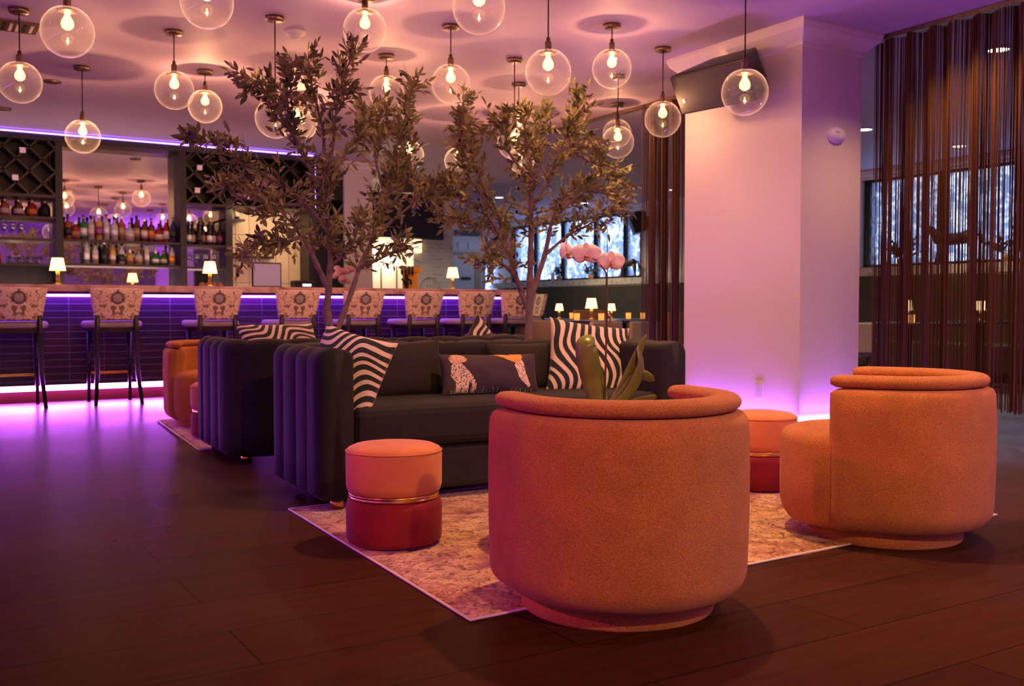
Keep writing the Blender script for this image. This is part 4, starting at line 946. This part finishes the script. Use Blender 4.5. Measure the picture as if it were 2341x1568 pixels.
def olive_tree(label, br, seed, potz=.0):
    rnd = random.Random(seed); bx, y0 = br[0][0][0], 5.15
    t = thing('olive_tree', label, 'tree', (bx, y0, 0))
    MB().lathe([(0, 0), (.13, 0), (.17, .30), (.18, .42), (.165, .42), (.155, .38), (0, .38)], n=36).build('planter', M['pot'], t)
    wood = MB(); lv, lf = [], []; olives = []
    def wob(p, k, amp): return Vector((p[0] - bx, k, p[1]))
    placed = {}
    for bi, b in enumerate(br):
        if bi == 0: amp = 0
        else: amp = rnd.uniform(-.22, .34)
        start = placed.get(b[0])
        pts = []
        # y of the start: nearest point of earlier branches
        if bi == 0: ys = 0
        else:
            best = None
            for q in allp:
                dd = (q.x - (b[0][0] - bx)) ** 2 + (q.z - b[0][1]) ** 2
                if best is None or dd < best[0]: best = (dd, q.y)
            ys = best[1]
        n = len(b)
        for i, p in enumerate(b):
            f_ = i / (n - 1); pts.append(Vector((p[0] - bx, ys + amp * f_ ** 1.1 + .012 * sin(i * 3 + bi), p[1])))
        if bi == 0:
            pts = [Vector((pts[0].x, 0, .36))] + pts; allp = []
        # subdivide (catmull)
        fine = []
        for i in range(len(pts) - 1):
            p0, p1, p2, p3 = pts[max(0, i - 1)], pts[i], pts[i + 1], pts[min(len(pts) - 1, i + 2)]
            for k in range(5):
                s = k / 5; fine.append(.5 * ((2 * p1) + (p2 - p0) * s + (2 * p0 - 5 * p1 + 4 * p2 - p3) * s * s + (3 * p1 - p0 - 3 * p2 + p3) * s ** 3))
        fine.append(pts[-1]); allp += fine
        r0 = .030 if bi == 0 else (.018 if b[0][1] < 1.0 else .011)
        m_ = len(fine); rad = [max(.0022, (r0 * (1 - .86 * (i / (m_ - 1)))) * (1 + .12 * sin(i * 2.1 + bi))) for i in range(m_)]
        wood.tube(fine, rad, 8)
        # twigs with leaves
        zmin = 1.16
        leafy0 = .5 if bi == 0 else .22
        L_ = sum((fine[i + 1] - fine[i]).length for i in range(m_ - 1)); steps = int(L_ / .0098)
        for k in range(steps):
            f_ = k / steps
            if f_ < leafy0: continue
            q = f_ * (m_ - 1); i = int(q); p = fine[i].lerp(fine[min(i + 1, m_ - 1)], q - i)
            if p.z < 1.02 and bi not in (3,): continue
            if rnd.random() < (.45 if f_ < .45 else .12): continue
            tdir = (fine[min(i + 2, m_ - 1)] - fine[max(0, i - 1)]).normalized()
            rv = Vector((rnd.gauss(0, 1), rnd.gauss(0, 1), rnd.gauss(.25, 1))).normalized()
            dr = (tdir * .75 + rv * .8).normalized(); ln = rnd.uniform(.06, .19) * (1.1 - .35 * f_)
            curve = Vector((0, 0, rnd.uniform(-.5, .35)))
            tw = [p + dr * ln * s + curve * (ln * s) ** 2 * 2 for s in (0, .33, .66, 1)]
            wood.tube(tw, [.0022, .0018, .0014, .001], 4)
            nl = max(4, int(ln / .0155))
            for j in range(nl):
                s = .15 + .85 * j / nl; pp = p + dr * ln * s + curve * (ln * s) ** 2 * 2
                side = dr.cross(Vector((rnd.gauss(0, 1), rnd.gauss(0, 1), rnd.gauss(0, 1)))).normalized()
                ld = (dr * rnd.uniform(.3, 1.0) + side * rnd.uniform(.5, 1.1)).normalized()
                if j == nl - 1: ld = dr
                add_leaf(lv, lf, pp, ld, rnd.uniform(.036, .066), rnd)
            if rnd.random() < .12: olives.append((tw[-1].copy(), rnd.random()))
    wood.build('branches', M['bark'], t)
    MB().add(lv, lf, True).build('foliage', M['leaf'], t)
    o0 = None
    for p, rr in olives[:46]:
        if o0 is None:
            o0 = MB().sphere((0, 0, 0), .0088, 10, 1, 1, 1.35).build('olive_fruit', M['olive'], t); o0.location = p
        else:
            c = o0.copy(); COL.objects.link(c); c.parent = t; c.location = p
    return t
def add_leaf(lv, lf, p, d, L_, rnd):
    a = d.cross(Vector((rnd.gauss(0, 1), rnd.gauss(0, 1), rnd.gauss(0, .6)))).normalized(); nrm = d.cross(a).normalized()
    w = L_ * rnd.uniform(.14, .20); bend = nrm * L_ * rnd.uniform(-.18, .18); o = len(lv)
    lv += [tuple(p), tuple(p + d * L_ * .3 + a * w + bend * .3), tuple(p + d * L_ * .3 - a * w + bend * .3), tuple(p + d * L_ * .3 + bend * .3 - nrm * w * .3),
           tuple(p + d * L_ * .68 + a * w * .85 + bend * .8), tuple(p + d * L_ * .68 - a * w * .85 + bend * .8), tuple(p + d * L_ * .68 + bend * .8 - nrm * w * .3), tuple(p + d * L_ + bend * 1.5)]
    lf += [(o, o + 3, o + 1), (o, o + 2, o + 3), (o + 1, o + 3, o + 6, o + 4), (o + 3, o + 2, o + 5, o + 6), (o + 4, o + 6, o + 7), (o + 6, o + 5, o + 7)]
olive_tree('left olive tree standing in a planter between the two black sofas', T1, 5)
olive_tree('right olive tree standing between the sofas nearer the curtain', T2, 9)

# ------------------------------------------------------------------ coffee table and orchid
t = thing('coffee_table', 'low round dark table hidden behind the front armchair', 'table', (2.15, 3.02, .008))
MB().lathe([(0, .33), (.27, .33), (.28, .335), (.28, .352), (.27, .357), (0, .357)], n=48).build('tabletop', M['darkwood'], t)
MB().lathe([(.16, 0), (.16, .01), (.04, .03), (.035, .33)], n=32).build('pedestal', M['brass'], t)
oc = thing('orchid', 'pale pink orchid with green leaves rising behind the front armchair', 'plant', (2.155, 2.875, .366))
MB().lathe([(0, 0), (.045, 0), (.062, .10), (.066, .15), (.060, .15), (.056, .13), (0, .13)], n=28).build('pot', M['white'], oc)
def blade(pts, w, m_='orchidleaf', cup=.25, tip=.9):
    pts = [Vector(p) for p in pts]; mb = MB(); vs = []; n = 14
    side0 = None
    for i in range(n + 1):
        s = i / n; q = s * (len(pts) - 1); k = min(int(q), len(pts) - 2); u = q - k
        p0, p1, p2, p3 = pts[max(0, k - 1)], pts[k], pts[k + 1], pts[min(len(pts) - 1, k + 2)]
        p = .5 * ((2 * p1) + (p2 - p0) * u + (2 * p0 - 5 * p1 + 4 * p2 - p3) * u * u + (3 * p1 - p0 - 3 * p2 + p3) * u ** 3)
        tdir = (p2 - p1).normalized(); sd = blade.side; sd = (sd - tdir * sd.dot(tdir)).normalized(); nn = tdir.cross(sd)
        ww = w * (sin(pi * min(1, (s * .86 + .10)))) ** .65 * (1 if s < .999 else .15)
        for c in (-1, -.5, 0, .5, 1): vs.append(p + sd * ww * c + nn * ww * cup * (c * c))
    fs = [(i * 5 + j, i * 5 + j + 1, (i + 1) * 5 + j + 1, (i + 1) * 5 + j) for i in range(n) for j in range(4)]
    o = mb.add(vs, fs, True).build('leaf', M[m_], oc); sl = o.modifiers.new('thick', 'SOLIDIFY'); sl.thickness = .0025; return o
blade.side = Vector((.85, -.52, 0))
blade([(0, 0, .13), (-.03, .02, .24), (-.06, .03, .38), (-.02, .06, .42)], .042)
blade.side = Vector((.7, .2, -.6))
blade([(0, 0, .13), (.06, -.03, .22), (.10, -.06, .33), (.13, -.08, .42)], .024)
blade([(0, 0, .13), (.07, -.05, .20), (.11, -.08, .30), (.10, -.07, .38)], .026)
blade.side = Vector((.3, .4, -.8))
blade([(0, 0, .13), (.06, -.03, .20), (.11, -.06, .27), (.16, -.09, .255)], .028)
blade([(.02, .0, .13), (.08, -.04, .17), (.14, -.08, .19), (.16, -.1, .20)], .014)
blade.side = Vector((.2, .9, .2))
blade([(0, 0, .12), (-.08, .05, .16), (-.16, .09, .14), (-.20, .12, .10)], .03)
MB().tube([(0, 0, .12), (.003, -.006, .34), (.006, -.008, .52), (.004, -.006, .64), (-.02, .01, .685), (-.06, .035, .70), (-.11, .07, .695)], [.0035, .0035, .003, .003, .0026, .002, .0015], 8).build('flower_stem', M['stem'], oc)
MB().tube([(.004, 0, .12), (.009, -.004, .5), (.010, -.004, .66), (.012, 0, .80), (.016, -.002, .92)], [.002, .002, .0015, .001, .0008], 6).build('support_stake', M['stem'], oc)
MB().tube([(.006, -.012, .50), (.012, -.018, .485), (.02, -.012, .45)], .004, 6).build('tie_ribbon', M['brass'], oc)
def flower(c, yaw, pitch, s=1.):
    mt = Matrix.Translation(c) @ Matrix.Rotation(yaw, 4, 'Z') @ Matrix.Rotation(pitch, 4, 'X') @ Matrix.Scale(s, 4)
    mb = MB()
    def petal(a, L_, w):
        vs = []; n = 8
        for i in range(n + 1):
            r = i / n
            ww = w * sin(pi * min(1, .08 + r * .9)) ** .6
            for k in (-1, -.5, 0, .5, 1):
                x = r * L_; yy = ww * k; z = -.010 * r * r + .006 * k * k - .004 * sin(r * 5)
                vs.append(mt @ Vector((x * cos(a) - yy * sin(a), z, x * sin(a) + yy * cos(a))))
        fs = [(i * 5 + j, i * 5 + j + 1, (i + 1) * 5 + j + 1, (i + 1) * 5 + j) for i in range(n) for j in range(4)]
        mb.add(vs, fs, True)
    for a, L_, w in ((pi / 2, .042, .017), (pi * 1.17, .040, .015), (pi * 1.83, .040, .015), (.28, .052, .030), (pi - .28, .052, .030)): petal(a, L_, w)
    o = mb.build('flower', M['petal'], oc); sl = o.modifiers.new('thick', 'SOLIDIFY'); sl.thickness = .0008
    k = MB().sphere((0, -.008, -.006), .007, 10, 1, 1.3, .9, mt).sphere((0, -.012, -.016), .005, 8, 1, 1, 1.3, mt); k.build('lip', M['petalcore'], o)
flower((.02, -.012, .678), radians(-24), radians(8), 1.0)
flower((-.055, .035, .705), radians(-30), radians(-4), 1.08)
flower((-.118, .072, .715), radians(28), radians(0), .95)

# ------------------------------------------------------------------ string curtains
def strings(label, x, y0, y1, zb, n, seed, group=None, amp=.035):
    rnd = random.Random(seed); t = thing('string_curtain', label, 'curtain', group=group)
    mb = MB()
    for i in range(n):
        u = (i + rnd.random() * .9) / n; y = y0 + (y1 - y0) * u + .012 * sin(u * 60); xx = x + amp * sin(u * (y1 - y0) * 38) + rnd.uniform(-.012, .012)
        zt = H - .035 - .012 * abs(sin(u * (y1 - y0) * 18)); r = rnd.uniform(.0014, .0033) if rnd.random() < .8 else .0045
        w = rnd.uniform(0, 6.28); pts = [(xx + .004 * sin(w), y + .003 * cos(w), zt), (xx, y + .006 * sin(w), 1.5), (xx + .006 * sin(w), y, zb + rnd.uniform(-.012, .02))]
        mb.tube(pts, r, 3, False)
    o = mb.build('strings', M['string'], t); o['kind'] = 'stuff'
    BX(x - .02, x + .02, y0 - .02, y1 + .02, H - .035, H - .005).build('curtain_track', M['bronze'], t)
    return t
strings('copper string curtain hanging at the right, behind the side armchair', 6.0, 2.2, 4.775, .22, 950, 4)
t = strings('copper string curtain gathered beside the left face of the column', 6.08, 6.86, 7.46, .06, 240, 6, amp=.06)
BX(6.06, 6.10, 7.46, 10.2, H - .035, H - .005).build('curtain_track', M['bronze'], t)

# ------------------------------------------------------------------ TV
t = thing('television', 'large dark television hung on the tiled pillar', 'television', (6.64, 13.86, 2.29)); t.rotation_euler = (radians(-3), 0, radians(3))
BX(-.70, .62, -.02, .03, -.34, .34).build('screen_frame', M['black'], t, bevel=.006)
BX(-.685, .605, -.024, -.0201, -.325, .325).build('screen_glass', M['screen'], t)
BX(-.1, .1, .03, .09, -.1, .1).build('wall_bracket', M['blackmetal'], t)
t = thing('air_grille', 'dark air grille high on the far wall above the door', 'vent', (10.88, 19.6, 2.56))
BX(-.34, .34, -.06, 0, -.06, .06).build('grille', mat('grey_grille', (.10, .09, .09), .5), t)
for i, (x, lb) in enumerate(((10.72, 'pale rectangular panel above the far door, left one'), (10.99, 'pale rectangular panel above the far door, right one'))):
    tag(BX(x - .10, x + .10, 19.57, 19.6, 2.22, 2.35).build('wall_panel', M['white']), lb, 'panel', 'pale panels above the far door')
# sconce on cream wall
t = thing('wall_sconce', 'very bright wall light glowing behind the left tree, above the bar', 'wall light', (6.42, 14.22, 1.66))
MB().sphere((0, -.05, 0), .055, 20, 1, .8, 1.3).build('glass_shade', led('bright_sconce_glass', (1, .86, .60), 14), t)
BX(-.03, .03, -.02, .03, -.06, .06).build('back_plate', M['brass'], t)
lamp('sconce_light', 'POINT', (6.42, 14.02, 1.66), 14, (1, .74, .42), .05)
t = thing('wall_light', 'glowing white upright shade beside the tiled pillar', 'wall light', (6.83, 13.86, 1.83)); BX(-.05, .05, .0, .09, -.09, .11).build('shade', M['shade'], t, bevel=.01)

# ------------------------------------------------------------------ dining area
bq = thing('banquette', 'long dark green banquette bench below the windows', 'banquette', (0, 0, 0))
BX(11.42, 11.60, 4.5, 19.3, .0, 1.32).build('back', M['banquette'], bq, bevel=.03)
BX(10.95, 11.42, 4.5, 19.3, .1, .46).build('seat', M['banquette'], bq, bevel=.04)
def table(label, x, y, w=.8, d=.8, rz=0):
    t = thing('dining_table', label, 'table', (x, y, 0), rz, 'dining tables')
    BX(-w / 2, w / 2, -d / 2, d / 2, .71, .74).build('tabletop', M['tabletop'], t, bevel=.006)
    MB().lathe([(.22, 0), (.22, .015), (.04, .03), (.04, .71)], n=24).build('pedestal', M['blackmetal'], t); return t
def dchair(label, x, y, rz, fab='creamfab', back='creamfab', zt=.74):
    t = thing('dining_chair', label, 'chair', (x, y, 0), rz, 'dining chairs')
    BX(-.23, .23, -.22, .24, .40, .47).build('seat', M[fab], t, bevel=.02)
    MB().box(-.23, .23, -.26, -.20, .44, zt).build('backrest', M[back], t, bevel=.02)
    for a, b in ((-.2, -.2), (.2, -.2), (-.2, .2), (.2, .2)): MB().tube([(a, b, .41), (a * 1.05, b * 1.05, 0)], [.02, .014], 6).build('leg', M['darkwood'], t)
    return t
table('small dark dining table right behind the second tree', 7.53, 11.3, .6, .8)
table('dark dining table with the tallest lit lamp, nearest of the dining tables', 7.1, 9.55, .9, 1.0)
table('dark dining table behind the zebra pillow, farther one with a small lamp', 8.28, 10.62, .8, .9)
table('dining table behind the left string curtain', 9.1, 9.75, .6, .6)
table('dining table behind the left part of the right string curtain', 8.55, 6.38, .8, .8)
table('dining table behind the middle of the right string curtain', 10.3, 6.75, .8, .8)
dchair('cream dining chair just right of the last bar stool', 6.5, 10.2, radians(-12))
dchair('tan dining chair back left of the nearest dining table', 7.52, 10.55, radians(-5), 'tan', 'tan', .86)
dchair('cream dining chair left of the orchid stem', 6.42, 8.80, radians(8))
dchair('cream dining chair right of the orchid stem', 6.93, 8.74, radians(4))
dchair('purple backed dining chair at the right end of the dining tables', 7.66, 8.66, radians(62), 'creamfab', 'purplecloth', .80)
dchair('tan leather dining chair beside the left string curtain', 8.1, 9.65, radians(20), 'tan', 'tan', .83)
dchair('cream dining chair between the column and the right string curtain', 8.0, 6.75, radians(-30))
gs = 'lit lamps on the dining tables'
lamp_at('small lit table lamp on the table right behind the second tree', (7.6, 11.15, .741), .78, gs)
lamp_at('largest lit table lamp among the dining tables, left of the orchid stem', (7.02, 9.62, .741), 1.0, gs)
lamp_at('small lit table lamp right of the orchid stem', (8.191, 10.766, .741), .78, gs)
lamp_at('lit table lamp seen through the left string curtain', (9.05, 9.78, .741), .8, gs)
lamp_at('lit table lamp seen through the left part of the right string curtain', (8.50, 6.36, .741), .85, gs)
lamp_at('lit table lamp seen through the middle of the right string curtain', (10.25, 6.72, .741), .85, gs)
v0 = None
for x, y, lb in ((7.72, 11.02, 'amber votive glass beside the lamp behind the second tree'), (7.04, 9.45, 'brightest amber votive under the largest dining lamp'), (8.35, 10.6, 'amber votive right of the small lamp, left of two'),
                 (8.52, 10.5, 'amber votive right of the small lamp, right of two'), (9.0, 9.62, 'amber votive under the lamp behind the left curtain'), (8.35, 6.2, 'amber votive left of the lamp behind the right curtain'), (6.9, 9.75, 'amber tumbler at the left of the nearest dining table')):
    if v0 is None:
        v0 = thing('votive_glass', lb, 'glass', (x, y, .741), group='amber votive glasses')
        MB().lathe([(0, 0), (.032, 0), (.036, .08), (.033, .08), (.030, .008)], n=20).build('cup', M['amberglass'], v0)
        MB().lathe([(0, .008), (.026, .008), (.026, .035), (0, .035)], n=16).build('candle', M['papery'], v0)
    else: dup(v0, (x, y, .741), label=lb)
def horse(label, loc, rz, s):
    t = thing('horse_statue', label, 'statue', loc, rz)
    b = MB(); b.tube([(-.26, 0, .27), (-.20, 0, .30), (-.08, 0, .28), (.06, 0, .28), (.16, 0, .30), (.22, 0, .29)], [.05, .075, .07, .065, .078, .05], 14)
    b.tube([(-.22, 0, .30), (-.28, 0, .36), (-.34, 0, .41)], [.06, .045, .035], 12); b.tube([(-.33, 0, .43), (-.38, 0, .39), (-.43, 0, .33)], [.036, .030, .018], 12)
    for x in (-.22, -.17):
        b.tube([(x, .03 if x < -.2 else -.03, .26), (x - .02 + (.04 if x > -.2 else 0), .03 if x < -.2 else -.03, .14), (x - (.06 if x < -.2 else -.04), .03 if x < -.2 else -.03, 0)], [.035, .020, .016], 8)
    for x in (.16, .21):
        b.tube([(x, .03 if x < .2 else -.03, .26), (x + .03, .03 if x < .2 else -.03, .14), (x + (.01 if x < .2 else .07), .03 if x < .2 else -.03, 0)], [.042, .022, .016], 8)
    b.build('body', M['statue'], t)
    MB().tube([(.24, 0, .32), (.31, 0, .30), (.34, 0, .2), (.33, 0, .1)], [.016, .02, .018, .006], 8).build('tail', M['statue'], t)
    MB().tube([(-.36, 0, .455), (-.29, 0, .42), (-.22, 0, .35)], [.012, .025, .02], 6, flat=.5).build('mane', M['statue'], t)
    t.scale = (s, s, s); return t
horse('dark horse statue on the window ledge left of the left string curtain', (11.58, 14.72, 1.452), radians(-90), .95)
horse('dark horse statue on the window ledge behind the right string curtain', (11.58, 7.95, 1.452), radians(-90), 1.15)
def ledge_plant(label, y, s, seed):
    rnd = random.Random(seed); t = thing('potted_plant', label, 'plant', (11.58, y, 1.452))
    MB().lathe([(0, 0), (.05, 0), (.07, .10), (.06, .10), (0, .09)], n=18).build('pot', M['tan'], t)
    lv, lf = [], []; w = MB()
    for i in range(16):
        d = Vector((rnd.gauss(0, .08), rnd.gauss(0, .8), rnd.uniform(.5, 1.2))).normalized(); p = Vector((0, 0, .08)); L_ = rnd.uniform(.18, .38)
        w.tube([p, p + d * L_], [.004, .002], 4)
        for j in range(7):
            q = p + d * L_ * (.3 + .7 * j / 7); add_leaf(lv, lf, q, (d + Vector((rnd.gauss(-.1, .15), rnd.gauss(0, .9), rnd.gauss(0, .6)))).normalized(), .09, rnd)
    w.build('stems', M['plantgreen'], t); MB().add(lv, lf, True).build('foliage', M['plantgreen'], t); t.scale = (s, s, s)
ledge_plant('leafy plant on the ledge left of the far horse statue', 15.9, .9, 1)
ledge_plant('leafy plant on the far window ledge behind the second tree', 17.0, .9, 2)
ledge_plant('leafy plant on the ledge left of the horse behind the right curtain', 8.75, 1., 3)
ledge_plant('leafy plant on the ledge right of the horse behind the right curtain', 7.25, 1., 4)
tag(MB().lathe([(0, 0), (.04, 0), (.04, .16), (0, .17)], (11.66, 17.35, 1.452), n=16).build('pillar_candle', M['papery']), 'cream pillar candle on the far window ledge', 'candle')

# ------------------------------------------------------------------ lighting
# off-frame wall baseboards; the violet lights along them are added, no strips modelled
struct('baseboard_left', BX(-4.1, -4.06, -4.0, 12.3, 0, .108), M['wall'])
struct('baseboard_front', BX(-4.1, 11.7, -4.1, -4.06, 0, .108), M['wall'])
# kitchen glow behind the doorway
lamp('kitchen_light', 'AREA', (5.0, 13.6, H - .06), 60, (1, .76, .42), rot=(0, 0, 0), sx=.8, sy=.8)
lamp('back_bar_light', 'AREA', (3.9, 11.9, 2.08), 6, (1, .72, .40), rot=(radians(20), 0, 0), sx=.9, sy=.1)
# column added outside the frame at the right to carry added violet wash
struct('wall_column_added', BX(5.25, 5.85, -.2, 1.0, 0, H), M['column'])
struct('baseboard_column_added', BX(5.228, 5.872, -.222, 1.022, 0, .108), M['wall'])
VIO = (.42, .10, 1)
up = (pi, 0, 0)
lamp('violet_wash_light', 'AREA', (5.19, .4, .12), 110, VIO, rot=up, sx=.03, sy=1.2, spread=110)  # added violet uplight beside the unseen column, washes the ceiling
lamp('violet_wash_light', 'AREA', (5.55, 1.06, .12), 30, VIO, rot=up, sx=.6, sy=.03, spread=110)  # added violet uplight on the unseen column's far side
lamp('violet_wash_light', 'AREA', (cx0 - .04, 5.37, .13), 3, (.40, .09, 1), rot=(0, radians(187), 0), sx=.03, sy=1.1, spread=100)
lamp('violet_wash_light', 'AREA', (5.55, cy0 - .04, .13), 2, (.40, .09, 1), rot=(radians(173), 0, 0), sx=.6, sy=.03, spread=100)
lamp('violet_wash_light', 'AREA', (-4.0, 4.5, .12), 62, (.50, .05, 1), rot=(0, radians(-125), 0), sx=.03, sy=12)  # added violet light along the unseen left wall
lamp('violet_wash_light', 'AREA', (-1.0, -4.0, .12), 60, VIO, rot=(radians(165), 0, 0), sx=6, sy=.03, spread=90)  # added violet uplight behind the camera for the ceiling
lamp('bar_top_light', 'AREA', (1.5, 10.17, 1.01), 60, (.24, .05, 1), rot=(radians(28), 0, 0), sx=9.2, sy=.02)
lamp('bar_foot_light', 'AREA', (1.5, 10.19, .135), 90, (.62, .10, 1), rot=(radians(-75), 0, 0), sx=9.2, sy=.03)
for x, y, p in ((3.3, .9, 95), (2.6, 3.0, 210), (4.6, 2.9, 120), (5.6, 3.95, 80), (4.1, 5.15, 62)):  # the last two are added to warm the column faces
    lamp('lounge_down_spot', 'SPOT', (x, y, H - .02), p, (1, .53, .19), .04, (0, 0, 0), spot=115, blend=.8)

for (x, y), aim, p in (((1.0, -1.6), (1.9, 2.4, .35), 330), ((3.6, -1.2), (3.4, 2.6, .35), 110)):  # added warm fill from behind the camera, aimed at the armchairs
    lamp('armchair_fill_spot', 'SPOT', (x, y, H - .04), p, (1, .53, .19), .04, (Vector(aim) - Vector((x, y, H))).to_track_quat('-Z', 'Y').to_euler(), spot=58, blend=.7)
lamp('magenta_spot', 'SPOT', (-2.6, 2.0, 2.5), 260, (1, .10, .42), .06, (Vector((1.75, 2.75, .35)) - Vector((-2.6, 2.0, 2.5))).to_track_quat('-Z', 'Y').to_euler(), spot=30, blend=.8)  # added unseen spot, tints the left sides of chair and pouf
lamp('violet_floor_spot', 'SPOT', (-2.8, 6.8, 2.6), 230, (.50, .015, 1), .08, (Vector((.35, 4.9, 0)) - Vector((-2.8, 6.8, 2.6))).to_track_quat('-Z', 'Y').to_euler(), spot=58, blend=1.)  # added unseen spot, turns the left floor violet
lamp('bar_fill_light', 'AREA', (1.4, 11.3, .96), 34, (1, .58, .48), rot=(radians(140), 0, 0), sx=5.4, sy=.25)  # added fill behind the bar, brightens bottles and the ceiling above
w = bpy.data.worlds.new('dusk'); SC.world = w; w.use_nodes = True
w.node_tree.nodes['Background'].inputs[0].default_value = (.50, .64, 1, 1); w.node_tree.nodes['Background'].inputs[1].default_value = 2.8

# ------------------------------------------------------------------ camera
f_ = 35.; a = radians(31.56); tl = atan(79 / 2276.)
cam = bpy.data.cameras.new('camera'); co = bpy.data.objects.new('camera', cam); COL.objects.link(co)
cam.lens = f_; cam.sensor_width = 36.; cam.clip_start = .05; cam.clip_end = 100
co.location = (0, 0, .88)
co.rotation_euler = Vector((sin(a) * cos(tl), cos(a) * cos(tl), -sin(tl))).to_track_quat('-Z', 'Y').to_euler()
cam.dof.use_dof = True; cam.dof.focus_distance = 3.6; cam.dof.aperture_fstop = 5.0
SC.camera = co
SC.view_settings.view_transform = 'Standard'; SC.view_settings.look = 'None'; SC.view_settings.exposure = 0.; SC.view_settings.gamma = 1.; SC.view_settings.use_curve_mapping = False
